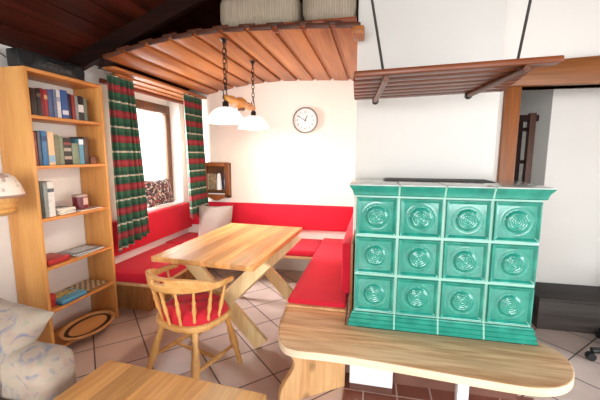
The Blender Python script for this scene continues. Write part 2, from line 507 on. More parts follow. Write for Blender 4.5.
w = MB().box((XL - 0.4, YR - 0.2, 0), (XL, 2.455, 2.20))
struct('wall_left', w, M_plaster, 0)
w = MB()                                   # nook wall around the window recess
NY0, NY1, NZ0, NZ1 = 2.72, 3.87, 0.83, 2.115
w.box((XN - 0.33, 2.455, 0), (XN, NY0, 2.3)); w.box((XN - 0.33, NY1, 0), (XN, YB + 0.2, 2.3))
w.box((XN - 0.33, NY0, 2.028), (WX + 0.0, NY1, NZ1)); w.box((XN - 0.33, NY0, 0), (XN, NY1, NZ0)); w.box((XN - 0.33, NY0, NZ1), (XN, NY1, 2.3))
struct('wall_nook', w, M_plaster, 0)
struct('wall_back', MB().box((XN - 0.3, YB, 0), (0.3, YB + 0.2, 2.6)), M_plaster_warm, 0)
struct('wall_gable', MB().box((XN - 0.3, YB + 0.02, 2.6), (0.3, YB + 0.2, 3.9)), M_darkwood, 0)
CX0, CX1, CY = -0.137, 0.795, 2.51
struct('wall_chimney', MB().box((CX0, CY, 0), (CX1, YB + 0.2, 3.75), 0.012), M_chimney)
PY = 2.85
w = MB(); DX0, DX1, DZ = 1.03, 2.35, 1.94
w.box((CX1 - 0.02, PY, 0), (DX0, PY + 0.14, 3.7)); w.box((DX1, PY, 0), (XR, PY + 0.14, 3.7)); w.box((DX0, PY, DZ), (DX1, PY + 0.14, 3.7))
struct('wall_passage', w, M_plaster, 0)
struct('wall_corridor_end', MB().box((0.79, 4.25, 0), (3.3, 4.4, 2.6)), M_grey_wall, 0)
struct('wall_corridor_side', MB().box((1.50, 3.42, 0), (3.3, 4.25, 2.6), 0.006), M_plaster)
struct('ceiling_corridor', MB().box((0.79, PY + 0.14, 2.32), (3.3, 4.3, 2.4)), M_darkwood, 0)
w = MB()
w.box((XR, YR - 0.2, 0), (XR + 0.2, -0.5, 3.2)); w.box((XR, 1.7, 0), (XR + 0.2, 4.4, 3.2))
w.box((XR, -0.5, 0), (XR + 0.2, 1.7, 0.4)); w.box((XR, -0.5, 2.25), (XR + 0.2, 1.7, 3.2))
struct('wall_right', w, M_plaster, 0)
w = MB()
w.box((XL - 0.4, YR - 0.2, 0), (-2.1, YR, 2.4)); w.box((0.3, YR - 0.2, 0), (1.05, YR, 3.5)); w.box((2.75, YR - 0.2, 0), (XR, YR, 3.0))
w.box((-2.1, YR - 0.2, 0), (0.3, YR, 0.5)); w.box((-2.1, YR - 0.2, 2.4), (0.3, YR, 3.3)); w.box((1.05, YR - 0.2, 2.35), (2.75, YR, 3.4))
struct('wall_rear', w, M_plaster, 0)
# sloping roof lining, boards running with the ridge
def slab(x0, x1, y0, y1, t=0.1):
    z0, z1 = roof_z(x0), roof_z(x1)
    v = [(x0, y0, z0), (x1, y0, z1), (x1, y1, z1), (x0, y1, z0), (x0, y0, z0 + t), (x1, y0, z1 + t), (x1, y1, z1 + t), (x0, y1, z0 + t)]
    return v, [(0, 3, 2, 1), (4, 5, 6, 7), (0, 1, 5, 4), (1, 2, 6, 5), (2, 3, 7, 6), (3, 0, 4, 7)]
w = MB(); bw = 0.158; x = XL - 0.3
while x < 0.9:                             # board by board with a shadow step
    x1 = min(x + bw, 0.9); w.raw(*slab(x, x1 - 0.012, YR - 0.2, YB + 0.2)); w.raw(*[[tuple(Vector(q) + Vector((0, 0, 0.012))) for q in slab(x1 - 0.013, x1 + 0.001, YR - 0.2, YB + 0.2)[0]], slab(0, 1, 0, 1)[1]])
    x = x1
w.raw(*slab(0.9, XR + 0.2, YR - 0.2, YB + 0.4))
struct('ceiling', w, M_darkwood, 0)
w = MB(); w.bar((XL, 2.37, roof_z(XL) - 0.055), (-1.18, 2.37, roof_z(-1.18) - 0.055), 0.05, 0.13)
struct('ceiling_beam', w, M_beam, 0)

# nook ceiling: arched, board over board, boards running to the back wall
PROF = [(-2.37, 2.120), (-2.0, 2.178), (-1.745, 2.228), (-1.54, 2.262), (-1.33, 2.283), (-1.08, 2.296), (-0.82, 2.290), (-0.5, 2.280), (-0.1, 2.258)]
def arch(x):
    for (a, za), (b, zb) in zip(PROF, PROF[1:]):
        if x <= b or b == PROF[-1][0]: return za + (zb - za) * (x - a) / (b - a)
NF = 2.34
XA = -2.065
nb = 10; step = (-0.095 - XA) / nb
lower, upper, ends = MB(), MB(), MB()
for k in range(nb):
    xc = XA + step * (k + 0.5); sl = atan2(arch(xc + 0.05) - arch(xc - 0.05), 0.1)
    R_ = Matrix.Translation((xc, 0, arch(xc))) @ Matrix.Rotation(-sl, 4, 'Y')
    lower.box((-step * 0.40, NF, 0.0), (step * 0.40, YB - 0.002, 0.02), 0.006, 2, R_)
    ends.box((-step * 0.42, NF - 0.02, -0.003), (step * 0.42, NF, 0.03), 0.006, 2, R_)
    if k < nb - 1:
        xb = xc + step / 2; s2 = atan2(arch(xb + 0.05) - arch(xb - 0.05), 0.1)
        R2 = Matrix.Translation((xb, 0, arch(xb))) @ Matrix.Rotation(-s2, 4, 'Y')
        upper.box((-step * 0.3, NF, 0.02), (step * 0.3, YB - 0.002, 0.036), 0.004, 2, R2)
        ends.box((-step * 0.3, NF - 0.016, 0.018), (step * 0.3, NF, 0.044), 0.004, 2, R2)
struct('ceiling_nook', lower, M_ceil)
struct('ceiling_nook_cover_boards', upper, M_ceil)
struct('ceiling_nook_edge', ends, M_ceil_end)
w = MB()
for a_, z_, ys_ in ((0.0, 2.095, 2.8), (0.105, 2.108, 2.6), (0.21, 2.121, 2.44)): w.box((XN + a_, ys_, z_), (XN + a_ + 0.112, YB, z_ + 0.024), 0.006)
struct('trim_1', w, M_ceil)
struct('trim_4', MB().box((XN, 2.62, 2.06), (XN + 0.03, YB, 2.10), 0.006), M_redwood)
struct('loft_floor', MB().box((-1.25, NF + 0.03, 2.318), (-0.14, CY + 0.6, 2.342), 0.003), M_redwood)
struct('trim_2', MB().box((-0.72, NF + 0.035, 2.285), (-0.14, NF + 0.055, 2.32)), M_redwood)
struct('trim_3', MB().box((-0.16, NF - 0.05, 2.205), (-0.085, NF + 0.1, 2.26), 0.01), M_ceil)

# window of the nook
WX = -2.52
fr = MB()
y0, y1, z0, z1, fw = NY0, NY1, NZ0, 2.03, 0.085
fr.box((WX - 0.05, y0, z1 - 0.10), (WX + 0.02, y1, z1), 0.006); fr.box((WX - 0.05, y0, z0), (WX + 0.02, y1, z0 + fw), 0.006)
fr.box((WX - 0.05, y0, z0 + fw), (WX + 0.02, y0 + fw, z1 - 0.10), 0.006); fr.box((WX - 0.05, y1 - fw, z0 + fw), (WX + 0.02, y1, z1 - 0.10), 0.006)
win = struct('window_1', fr, M_winwood)
gm, nt, p = new_mat('window_glass')
tb = N(nt, 'ShaderNodeBsdfTransparent'); gl = N(nt, 'ShaderNodeBsdfGlossy'); gl.inputs['Roughness'].default_value = 0.02
mx = N(nt, 'ShaderNodeMixShader'); mx.inputs[0].default_value = 0.05
nt.links.new(tb.outputs[0], mx.inputs[1]); nt.links.new(gl.outputs[0], mx.inputs[2])
nt.links.new(mx.outputs[0], nt.nodes['Material Output'].inputs[0])
g = MB().box((WX - 0.02, y0 + fw - 0.01, z0 + fw - 0.01), (WX - 0.012, y1 - fw + 0.01, z1 - 0.09))
go = g.build('window_glass', gm, None, 0); go['kind'] = 'structure'
struct('window_sill', MB().box((XN - 0.13, NY0 + 0.002, NZ0 - 0.01), (XN + 0.012, NY1 - 0.002, NZ0 + 0.018), 0.006), M_plaster)

# door frame to the passage
struct('door_frame', MB().box((DX0 - 0.105, PY - 0.045, 0), (DX0 + 0.0, PY + 0.15, DZ), 0.006), M_doorwood)
pts = [(DX0 - 0.16, DZ), (DX1 + 0.1, DZ), (DX1 + 0.1, DZ + 0.20), (DX0 + 0.7, DZ + 0.19), (DX0 + 0.35, DZ + 0.178), (DX0 + 0.05, DZ + 0.16), (DX0 - 0.16, DZ + 0.155)]
w = MB().prism(pts, 0, 0.21, 0.006, Matrix(((1, 0, 0, 0), (0, 0, 1, PY - 0.055), (0, 1, 0, 0), (0, 0, 0, 1))))
struct('door_lintel', w, M_lintel)

# ------------------------------------------------------------------ tiled stove
st = thing('tiled_stove', 'green glazed tiled stove with twelve ring relief tiles below the white chimney', 'stove', (0.39, 2.25, 0))
SX0, SX1, SF = -0.100, 0.903, 2.035
rows = [0.480, 0.722, 0.963, 1.203]
cols = [SX0 + (SX1 - SX0) * i / 4 for i in range(5)]
MB().box((SX0 + 0.004, SF + 0.004, 0.38), (SX1 - 0.004, CY - 0.002, 1.235), 0.004).build('stove_body', M_grout, st)

def relief_tile(w_, h_):
    """square stove tile with a dished field and a ringed boss, in local XZ facing -Y"""
    n = 60; vs_, fs_ = [], []
    for i in range(n + 1):
        for j in range(n + 1):
            u, v = -1 + 2 * i / n, -1 + 2 * j / n
            x, z = u * w_ / 2, v * h_ / 2
            e = max(abs(u), abs(v)); r = sqrt(x * x + z * z) / (min(w_, h_) / 2)
            d = 0.016
            if e > 0.99: d = 0.004
            elif e > 0.93: d = 0.016
            elif e > 0.80: d = 0.016 - 0.009 * (e - 0.93) / (0.80 - 0.93)
            else:
                d = 0.007
                if 0.66 < r < 0.76: d += 0.0008 * sin((r - 0.66) / 0.10 * pi) ** 2
                if r < 0.54: d = 0.007 + 0.008 * min(1, (0.54 - r) / 0.06) ** 0.6 + 0.0014 * cos((r - 0.44) * 2 * pi / 0.11)
            vs_.append((x, -d, z))
    for i in range(n):
        for j in range(n):
            a = i * (n + 1) + j; fs_.append((a, a + n + 1, a + n + 2, a + 1))
    m = MB(); m.raw(vs_, fs_); m.box((-w_ / 2, -0.004, -h_ / 2), (w_ / 2, 0.010, h_ / 2)); return m
tile0 = None
tw, th = (SX1 - SX0) / 4 - 0.016, (rows[1] - rows[0]) - 0.018
for ri in range(3):
    for ci in range(4):
        c = ((cols[ci] + cols[ci + 1]) / 2, SF, (rows[ri] + rows[ri + 1]) / 2)
        if tile0 is None:
            st['_world'] = False
            tile0 = relief_tile(tw, th).build('relief_tile', M_glaze, st, 30); o = tile0
        else:
            o = tile0.copy(); C.objects.link(o); o.parent = st
        o.location = Vector(c) - Vector(st.location)
st['_world'] = True
def run_profile(prof, x0, x1, flare0, flare1):
    """profile (out, z) run along X in front of the stove; ends splay with the profile"""
    vs_ = []
    for xe, fl in ((x0, flare0), (x1, flare1)):
        for (o_, z_) in prof: vs_.append((xe + fl * o_, SF - o_, z_))
        vs_.append((xe, SF + 0.1, prof[-1][1])); vs_.append((xe, SF + 0.1, prof[0][1]))
    n = len(prof) + 2
    fs_ = [(i, (i + 1) % n, n + (i + 1) % n, n + i) for i in range(n)] + [tuple(reversed(range(n))), tuple(range(n, 2 * n))]
    return vs_, fs_
corn = [(0.006, 1.207), (0.012, 1.212), (0.014, 1.222), (0.018, 1.236), (0.027, 1.252), (0.034, 1.262), (0.037, 1.268)]
base = [(0.026, 0.389), (0.026, 0.408), (0.020, 0.413), (0.020, 0.434), (0.013, 0.440), (0.013, 0.460), (0.007, 0.466), (0.006, 0.474), (0.003, 0.477)]
for nm, pr in (('cornice', corn), ('base_moulding', base)):
    m = MB()
    for i in range(4):
        g0, g1 = (0 if i == 0 else 0.005), (0 if i == 3 else 0.005)
        m.raw(*run_profile(pr, cols[i] + g0, cols[i + 1] - g1, -1 if i == 0 else 0, 1 if i == 3 else 0))
    m.build(nm, M_glaze, st, 30)
    m = MB().raw(*run_profile([(a - 0.002, b) for a, b in pr], SX0 + 0.01, SX1 - 0.01, 0, 0)); o = m.build(nm + '_joint', M_grout, st, 30)
ts = MB()
for i in range(4):
    ts.box((cols[i] - (0.037 if i == 0 else -0.003), SF - 0.037, 1.266), (cols[i + 1] + (0.037 if i == 3 else -0.003), CY - 0.002, 1.276), 0.003)
ts.build('top_slab', M_topslab, st)
gr = MB().box((0.07, CY - 0.22, 1.276), (0.74, CY - 0.03, 1.281), 0.002)
for k in range(8): gr.box((0.085, CY - 0.215 + k * 0.023, 1.281), (0.725, CY - 0.205 + k * 0.023, 1.285))
o = gr.build('vent_grille', plain('dark_grille', '#33302e', 0.5, 0.3), st); o['label'] = 'dark metal vent grille on the stove top'
mp_ = MB().box((SX0 - 0.024, SF + 0.03, 0.392), (SX0 - 0.008, CY - 0.05, 0.90), 0.004)
o = mp_.build('side_board', M_doorwood, st); o['label'] = 'brown wooden board on the stove side'
# brick plinth the stove stands on
MB().box((SX0 + 0.03, SF + 0.02, 0.0), (SX1 - 0.03, CY - 0.002, 0.38), 0.005).build('stove_plinth', plain('brown_plinth_plaster', '#6f4a3d', 0.8, var=0.1), st)

# bench round the stove
sb = thing('stove_bench', 'thick rustic wooden bench plank running along the front of the green stove', 'bench', (0.2, 1.8, 0))
BZ = 0.388
def smooth_outline(pts, it=2):
    for _ in range(it):
        q = []
        for a, b in zip(pts, pts[1:]):
            q += [tuple(0.75 * Vector(a) + 0.25 * Vector(b)), tuple(0.25 * Vector(a) + 0.75 * Vector(b))]
        pts = [pts[0]] + q + [pts[-1]]
    return pts
front = smooth_outline([(-0.585, 2.36), (-0.572, 2.16), (-0.560, 2.00), (-0.535, 1.85), (-0.49, 1.73), (-0.415, 1.668), (-0.20, 1.684), (0.16, 1.662), (0.61, 1.624), (0.80, 1.620), (0.93, 1.68), (1.01, 1.80), (1.03, 1.94), (0.985, 2.03), (0.93, 2.08)], 2)
outl = front + [(0.89, 2.10), (SX1 + 0.04, SF - 0.028), (SX0 - 0.045, SF - 0.028), (SX0 - 0.05, 2.36)]
MB().prism(outl, BZ - 0.048, BZ, 0.006, None, 3).build('seat_plank', M_bench, sb)
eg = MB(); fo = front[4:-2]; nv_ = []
for i_, p_ in enumerate(fo):                # strip in a paler wood colour, painting light onto the front edge
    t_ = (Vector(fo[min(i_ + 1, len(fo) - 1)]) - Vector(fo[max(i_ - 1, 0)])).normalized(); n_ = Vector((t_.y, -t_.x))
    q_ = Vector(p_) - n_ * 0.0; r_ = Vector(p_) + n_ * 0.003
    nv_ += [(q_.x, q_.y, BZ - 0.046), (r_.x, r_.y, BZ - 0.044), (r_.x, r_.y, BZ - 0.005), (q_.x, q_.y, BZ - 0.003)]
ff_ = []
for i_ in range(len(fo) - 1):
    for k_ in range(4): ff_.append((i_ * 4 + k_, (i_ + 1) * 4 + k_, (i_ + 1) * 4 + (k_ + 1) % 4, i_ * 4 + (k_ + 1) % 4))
o = eg.raw(nv_, ff_).build('lit_front_edge', wood('lit_edge_wood', '#e0c3a0', '#f0dcc2', 'X', 0, 'Y', 0.5, 5, 0.06), sb, 30); o['label'] = 'front edge of the plank, light painted in as a paler colour'
# wavy leg panel standing slantwise under the left corner
A, B = Vector((-0.500, 1.715, 0)), Vector((-0.135, 1.965, 0)); L = (B - A).length
dx = (B - A).normalized(); nx = Vector((-dx.y, dx.x, 0))
wave = smooth_outline([(0.06, 0.34), (0.07, 0.30), (0.105, 0.25), (0.10, 0.20), (0.05, 0.14), (0.015, 0.08), (0.01, 0.0)], 2)
pl = [(L, 0.0), (L, BZ - 0.047)] + [(a, min(b, BZ - 0.047)) for a, b in [(0.06, BZ - 0.047)] + wave]
Mx = Matrix(((dx.x, 0, nx.x, A.x), (dx.y, 0, nx.y, A.y), (0, 1, 0, 0.0), (0, 0, 0, 1)))
o = MB().prism(pl, 0, 0.04, 0.004, Mx).build('leg_panel', M_bench_v, sb)
o = MB().box((0.46, 1.735, 0.0), (0.515, 1.79, BZ - 0.047), 0.004).build('support_post', M_white, sb); o['label'] = 'white support post under the plank'
o = MB().box((-0.105, 1.93, 0.055), (0.15, 2.02, BZ - 0.047), 0.004).build('support_block', M_white, sb); o['label'] = 'white block under the plank'
MB().box((-0.105, 1.95, 0.0), (0.15, 2.02, 0.055)).build('block_foot', plain('brown_block', '#5a372c', 0.7), sb)

# ------------------------------------------------------------------ corner bench of the nook
cb = thing('corner_bench', 'wooden corner bench with red seat and back cushions round the dining table', 'bench', (-1.2, 3.7, 0))
seat_z, cu = 0.405, 0.445
fr = MB()                                   # seat boards, left run, back run, right run
fr.box((XN + 0.002, 2.46, seat_z - 0.11), (-1.785, 3.44, seat_z - 0.08), 0.005)
lb = fr.build('seat_board', M_bench_y, cb)
MB().box((XN + 0.002, 3.44, seat_z - 0.08), (-0.573, 3.97, seat_z - 0.05), 0.005).build('seat_board', wood('rustic_spruce_back_seat', '#bd8a58', '#e2b888', 'X', 0, 'Y', 0.5, 6, 0.07), cb)
MB().box((-0.572, 2.175, BZ + 0.0005), (SX0 - 0.05, 3.97, seat_z), 0.005).build('seat_board', M_bench_y, cb)
MB().box((XN + 0.002, 2.60, 0.0), (-1.98, 2.64, seat_z - 0.11), 0.003).build('end_panel', M_nookpanel, cb)
MB().box((-2.02, 2.64, 0.0), (-1.98, 3.97, seat_z - 0.11), 0.003).build('front_panel', wood('rustic_spruce_front', '#8a5428', '#bd844c', 'Z', 0.16, 'Y', 0.5, 6, 0.07), cb)
MB().box((-0.50, 3.20, 0.0), (-0.2, 3.24, BZ - 0.001), 0.003).build('end_panel', M_nookpanel, cb)
MB().box((-1.98, 3.60, seat_z - 0.12), (-0.58, 3.63, seat_z - 0.08), 0.003).build('rail', M_bench_y, cb)
m = pad(MB(), (XN + 0.004, 2.455, seat_z - 0.08), (-1.775, 3.44, cu - 0.03), 0.016, 0.004); m.build('seat_cushion', M_red, cb, 50)
m = pad(MB(), (XN + 0.004, 3.44, seat_z - 0.05), (-0.573, 3.965, cu - 0.02), 0.016, 0.003); m.build('seat_cushion', M_red, cb, 50)
m = pad(MB(), (-0.565, 2.19, seat_z), (SX0 - 0.055, 3.965, cu), 0.016, 0.003); m.build('seat_cushion', M_red, cb, 50)
m = pad(MB(), (XN + 0.002, 2.465, 0.50), (XN + 0.06, 3.97, 0.825), 0.014, 0.003); m.build('back_cushion', M_red, cb, 50)
m = pad(MB(), (XN + 0.062, YB - 0.045, 0.535), (SX0 - 0.105, YB - 0.002, 0.838), 0.014, 0.003); m.build('back_cushion', M_red, cb, 50)
m = pad(MB(), (SX0 - 0.1, 2.30, 0.47), (SX0 - 0.030, YB - 0.002, 0.838), 0.014, 0.003); m.build('back_cushion', M_red, cb, 50)

# scatter cushions
bm = pillow_mesh(0.41, 0.42, 0.13, 20, 0.06, 0.012, 3)
o = MB().add_bm(bm).build('throw_pillow', M_grey_pillow, None, 60)
tag(o, 'pale grey square pillow standing in the corner of the red bench', 'pillow')
o.location = (-1.815, 3.60, cu - 0.018); o.rotation_euler = (radians(-13), 0, radians(10))
bm = pillow_mesh(0.52, 0.31, 0.10, 20, 0.06, 0.008, 8)
o = MB().add_bm(bm).build('patterned_pillow', M_speckle, None, 60)
tag(o, 'dark speckled pillow leaning on the window sill between the curtains', 'pillow')
o.location = (XN - 0.055, 3.50, NZ0 + 0.02); o.rotation_euler = (radians(-12), 0, radians(90))

# ------------------------------------------------------------------ dining table
TY0, TY1, TX0, TX1 = 1.905, 3.135, -1.445, -0.690
dt = thing('dining_table', 'rectangular light wooden dining table on crossed legs inside the red bench', 'table', (-1.062, 2.52, 0), None, radians(-3.5), True)
tx, ty = (TX1 - TX0) / 2, (TY1 - TY0) / 2
MB().box((-tx, -ty + 0.045, 0.715), (tx, ty, 0.752), 0.004).build('tabletop', M_table, dt)
for yy in (-0.27, 0.55):
    for s in (-1, 1):
        m = MB().bar((-s * 0.345, yy + 0.02 * s, 0.7), (s * 0.30, yy + 0.02 * s, 0.03), 0.12, 0.04 - 0.0, (0, 1, 0), 0.004)
        vs_ = [(v[0], v[1], max(0.0, min(v[2], 0.713))) for v in m.v]; m.v = vs_
        m.build('leg', M_table_leg, dt)
    MB().box((-0.34, yy - 0.045, 0.675), (0.34, yy + 0.045, 0.714), 0.004).build('crosspiece', M_table_leg, dt)
MB().box((-0.03, -0.25, 0.335), (0.03, 0.53, 0.395), 0.004).build('stretcher', wood('pale_pine_long', '#d3ad74', '#ecd3a2', 'Y', 0, 'X', 0.45, 7, 0.08), dt)

# ------------------------------------------------------------------ captain's chair
ch = thing('captain_chair', 'low turned wooden armchair with red seat pad at the near end of the table', 'chair', (-1.125, 1.915, 0), None, radians(-16), True)
SZ = 0.425
def sup(a, rx, ry, n=2.6):
    c_, s_ = cos(a), sin(a); return (math.copysign(abs(c_) ** (2 / n), c_) * rx, math.copysign(abs(s_) ** (2 / n), s_) * ry)
ol = [sup(2 * pi * k / 40, 0.225, 0.215) for k in range(40)]
MB().prism(ol, SZ - 0.04, SZ, 0.012, None, 3).build('seat', M_rail, ch)
# red pad, tufted
n = 26; vs_, fs_ = [], []
ring = 14
tuft = [(-0.08, -0.07), (0.08, -0.07), (-0.08, 0.08), (0.08, 0.08), (0.0, 0.005)]
for i in range(ring + 1):
    for k in range(40):
        q = sup(2 * pi * k / 40, 0.205, 0.195); rr = i / ring; px, py = q[0] * rr, q[1] * rr
        z = SZ + 0.085 * (1 - rr ** 4) ** 0.6
        for tx_, ty_ in tuft:
            d2 = (px - tx_) ** 2 + (py - ty_) ** 2; z -= 0.026 * math.exp(-d2 / 0.0016) * (rr < 1)
        vs_.append((px, py, max(z, SZ + 0.001)))
for i in range(ring):
    for k in range(40):
        k2 = (k + 1) % 40; fs_.append((i * 40 + k, i * 40 + k2, (i + 1) * 40 + k2, (i + 1) * 40 + k))
fs_.append(tuple(ring * 40 + k for k in reversed(range(40))))
o = MB().raw(vs_, fs_).build('seat_pad', M_redpad, ch, 60); o['label'] = 'red tufted seat pad'
legp = [(0.014, 0), (0.017, 0.08), (0.020, 0.2), (0.016, 0.24), (0.024, 0.34), (0.027, 0.48), (0.021, 0.62), (0.025, 0.66), (0.018, 0.72), (0.020, 0.9), (0.018, 1.0)]
feet = {(-1, -1): (-0.225, -0.225), (1, -1): (0.215, -0.225), (-1, 1): (-0.205, 0.205), (1, 1): (0.205, 0.205)}
tops = {(-1, -1): (-0.135, -0.13), (1, -1): (0.135, -0.13), (-1, 1): (-0.15, 0.13), (1, 1): (0.15, 0.13)}
for k_ in feet:
    MB().turned((*feet[k_], 0), (*tops[k_], SZ - 0.03), legp).build('leg', M_chairwood, ch, 50)
def on_leg(k_, z):
    t = z / (SZ - 0.03); a, b = Vector((*feet[k_], 0)), Vector((*tops[k_], SZ - 0.03)); return a.lerp(b, t)
strp = [(0.009, 0), (0.013, 0.3), (0.017, 0.5), (0.013, 0.7), (0.009, 1)]
for s in (-1, 1):
    MB().turned(on_leg((s, -1), 0.15), on_leg((s, 1), 0.15), strp).build('stretcher', M_chairwood, ch, 50)
MB().turned((on_leg((-1, -1), 0.15) + on_leg((-1, 1), 0.15)) / 2, (on_leg((1, -1), 0.15) + on_leg((1, 1), 0.15)) / 2, strp).build('stretcher', M_chairwood, ch, 50)
# curved rail: band with a hand slot, lower towards the arm ends
RZ = 0.655
def rail_pt(t):                             # t in -1..1 along the bow
    a = -pi / 2 + t * radians(105); return Vector((0.258 * cos(a), 0.0 + 0.262 * sin(a), 0))
nt_, nv = 56, 6; vs_, fs_ = [], []
for i in range(nt_ + 1):
    t = -1 + 2 * i / nt_; p_ = rail_pt(t)
    hgt = 0.030 + 0.058 * max(0, 1 - abs(t / 0.72) ** 3.0)
    out = Vector((p_.x, p_.y - 0.02, 0)).normalized()
    for j in range(nv + 1):
        v = j / nv; vs_.append(tuple(p_ + out * (0.012 * v * (1 - abs(t))) + Vector((0, 0, RZ + hgt * v))))
for i in range(nt_):
    for j in range(nv):
        t = -1 + 2 * (i + 0.5) / nt_
        if abs(t) < 0.11 and j in (3, 4): continue
        a = i * (nv + 1) + j; fs_.append((a, a + nv + 1, a + nv + 2, a + 1))
o = MB().raw(vs_, fs_).build('crest_rail', M_rail, ch, 60, solid=0.024)
for e in (-1, 1):
    p_ = rail_pt(e); MB().ball(p_ + Vector((0, 0, RZ + 0.014)), 0.02, 12, (1.2, 1.6, 0.85)).build('arm_end', M_rail, ch, 60)
spp = [(0.008, 0), (0.010, 0.15), (0.008, 0.22), (0.014, 0.42), (0.010, 0.6), (0.013, 0.66), (0.008, 0.74), (0.008, 1)]
for t in (-0.88, -0.66, -0.44, -0.22, 0, 0.22, 0.44, 0.66, 0.88):
    p_ = rail_pt(t); b_ = Vector((p_.x * 0.76, 0.01 + (p_.y - 0.01) * 0.78, SZ - 0.004))
    MB().turned(b_, (p_.x, p_.y, RZ + 0.006), spp, 10).build('spindle', M_chairwood, ch, 50)

# ------------------------------------------------------------------ bookshelf
BX0, BX1, BY0, BY1 = XL + 0.005, -2.185, 1.806, 2.445
bs = thing('bookshelf', 'tall open pine bookshelf with five boards against the left wall', 'bookshelf', ((BX0 + BX1) / 2, (BY0 + BY1) / 2, 0))
MB().box((BX0, BY0, 0), (BX1, BY0 + 0.024, 2.0), 0.002).build('side_panel', M_pine, bs)
MB().box((BX0, BY1 - 0.024, 0), (BX1, BY1, 2.0), 0.002).build('side_panel', M_pine, bs)
SH = [1.70, 1.367, 1.005, 0.66, 0.345, 0.05]
MB().box((BX0, BY0 + 0.024, 1.976), (BX1, BY1 - 0.024, 2.0), 0.002).build('top_board', M_pine_y, bs)
for z in SH:
    MB().box((BX0, BY0 + 0.024, z - 0.022), (BX1, BY1 - 0.024, z), 0.002).build('shelf', M_pine_y, bs)
MB().box((BX0 + 0.02, BY0 + 0.024, 0), (BX0 + 0.04, BY1 - 0.024, 0.027)).build('kick_board', M_pine_y, bs)

def book(y0, y1, z, h, col, label, group, depth=0.135, xf=-2.215, band=None, name='book'):
    b = thing(name, label, 'book', (xf - depth / 2, (y0 + y1) / 2, z), group)
    m = MB(); t = 0.003
    m.box((xf - depth, y0 + 0.0008, z), (xf - 0.003, y0 + t, z + h)); m.box((xf - depth, y1 - t, z), (xf - 0.003, y1 - 0.0008, z + h))
    m.box((xf - 0.006, y0 + 0.0008, z), (xf, y1 - 0.0008, z + h), 0.002)
    cv = m.build('cover', plain('cover_' + col.strip('#'), col, 0.45, var=0.12, scale=40), b)
    MB().box((xf - depth + 0.004, y0 + t, z + 0.003), (xf - 0.006, y1 - t, z + h - 0.004)).build('pages', M_paper, b)
    if band:
        for (a, c_, bc) in band:
            o = MB().box((xf - 0.001, y0 + 0.0012, z + h * a), (xf + 0.0006, y1 - 0.0012, z + h * c_)).build('spine_label', plain('spine_' + bc.strip('#'), bc, 0.5), cv)
    return b

G1 = 'books on the top shelf'
z = SH[0]
for a, b_, h, col, lab, bd in [
    (1.861, 1.902, 0.178, '#33231f', 'dark brown hardback leftmost on the top shelf of the bookshelf', None),
    (1.903, 1.931, 0.182, '#221f20', 'black hardback second from left on the top shelf', [(0.7, 0.82, '#6a5a44')]),
    (1.932, 1.958, 0.188, '#7e2226', 'dark red book beside the black hardback on the top shelf', None),
    (1.959, 1.986, 0.184, '#a32c33', 'bright red book beside the dark red one on the top shelf', [(0.65, 0.8, '#c9a06a')]),
    (1.987, 2.025, 0.190, '#4c5c82', 'slate blue book right of the red pair on the top shelf', None),
    (2.026, 2.052, 0.196, '#66718c', 'greyish blue book left of the white one on the top shelf', None),
    (2.053, 2.090, 0.200, '#e4e2dc', 'white book in the middle of the top shelf', [(0.6, 0.75, '#9fa6b4')]),
    (2.091, 2.143, 0.205, '#34588f', 'thick blue book right of the white one on the top shelf', [(0.15, 0.3, '#c9cdd6')]),
    (2.144, 2.177, 0.190, '#1f2740', 'navy book beside the thick blue one on the top shelf', None),
    (2.178, 2.203, 0.184, '#96312c', 'thin brick red book right of centre on the top shelf', None),
    (2.204, 2.230, 0.180, '#8d8a86', 'grey book left of the black and white one on the top shelf', None),
    (2.231, 2.281, 0.185, '#191a1c', 'thick black book with white spine patch on the top shelf', [(0.35, 0.65, '#d9d6cf')]),
    (2.282, 2.314, 0.176, '#66705f', 'grey green book rightmost on the top shelf', None)]:
    book(a, b_, z, h, col, lab, G1, 0.13 + random.random() * 0.02, -2.215 - random.random() * 0.012, bd)
G2 = 'books on the second shelf'
z = SH[1]
for a, b_, h, col, lab, bd in [
    (1.853, 1.881, 0.226, '#8c4232', 'thin red brown book leftmost on the second shelf', None),
    (1.882, 1.907, 0.233, '#4c5b6c', 'grey blue book second from left on the second shelf', None),
    (1.908, 1.950, 0.236, '#3f79a8', 'bright blue book on the second shelf', [(0.7, 0.85, '#2c4f7a')]),
    (1.951, 2.000, 0.232, '#e2bd94', 'cream orange book right of the bright blue one on the second shelf', [(0.08, 0.3, '#8fb0c4')]),
    (2.001, 2.040, 0.214, '#74755a', 'olive green book in the middle of the second shelf', None),
    (2.041, 2.076, 0.206, '#7f8a70', 'sage green book beside the olive one on the second shelf', None),
    (2.078, 2.143, 0.198, '#2b2725', 'thick dark book with pale spine marks on the second shelf', [(0.2, 0.32, '#a09688'), (0.5, 0.62, '#a09688'), (0.74, 0.82, '#8e3a34')]),
    (2.144, 2.206, 0.160, '#74846c', 'short wide grey green book on the second shelf', None),
    (2.212, 2.256, 0.195, '#5b92a8', 'light blue book with white top band on the second shelf', [(0.78, 0.97, '#e6ebee')]),
    (2.257, 2.298, 0.212, '#4a342a', 'dark brown book rightmost on the second shelf', None)]:
    book(a, b_, z, h, col, lab, G2, 0.13 + random.random() * 0.02, -2.215 - random.random() * 0.012, bd)
o = thing('trinket_box', 'small brown box at the right end of the second shelf', 'box', (-2.25, 2.343, z))
MB().box((-2.29, 2.315, z), (-2.22, 2.372, z + 0.045), 0.003).build('box_body', plain('brown_card', '#7a4a34', 0.6), o)
MB().box((-2.292, 2.313, z + 0.045), (-2.218, 2.374, z + 0.058), 0.003).build('lid', plain('brown_card_lid', '#6a3d2c', 0.6), o)
z = SH[2]
G3 = 'books on the third shelf'
book(1.856, 1.880, z, 0.25, '#3e4742', 'dark grey tall book leftmost on the third shelf', G3, 0.16)
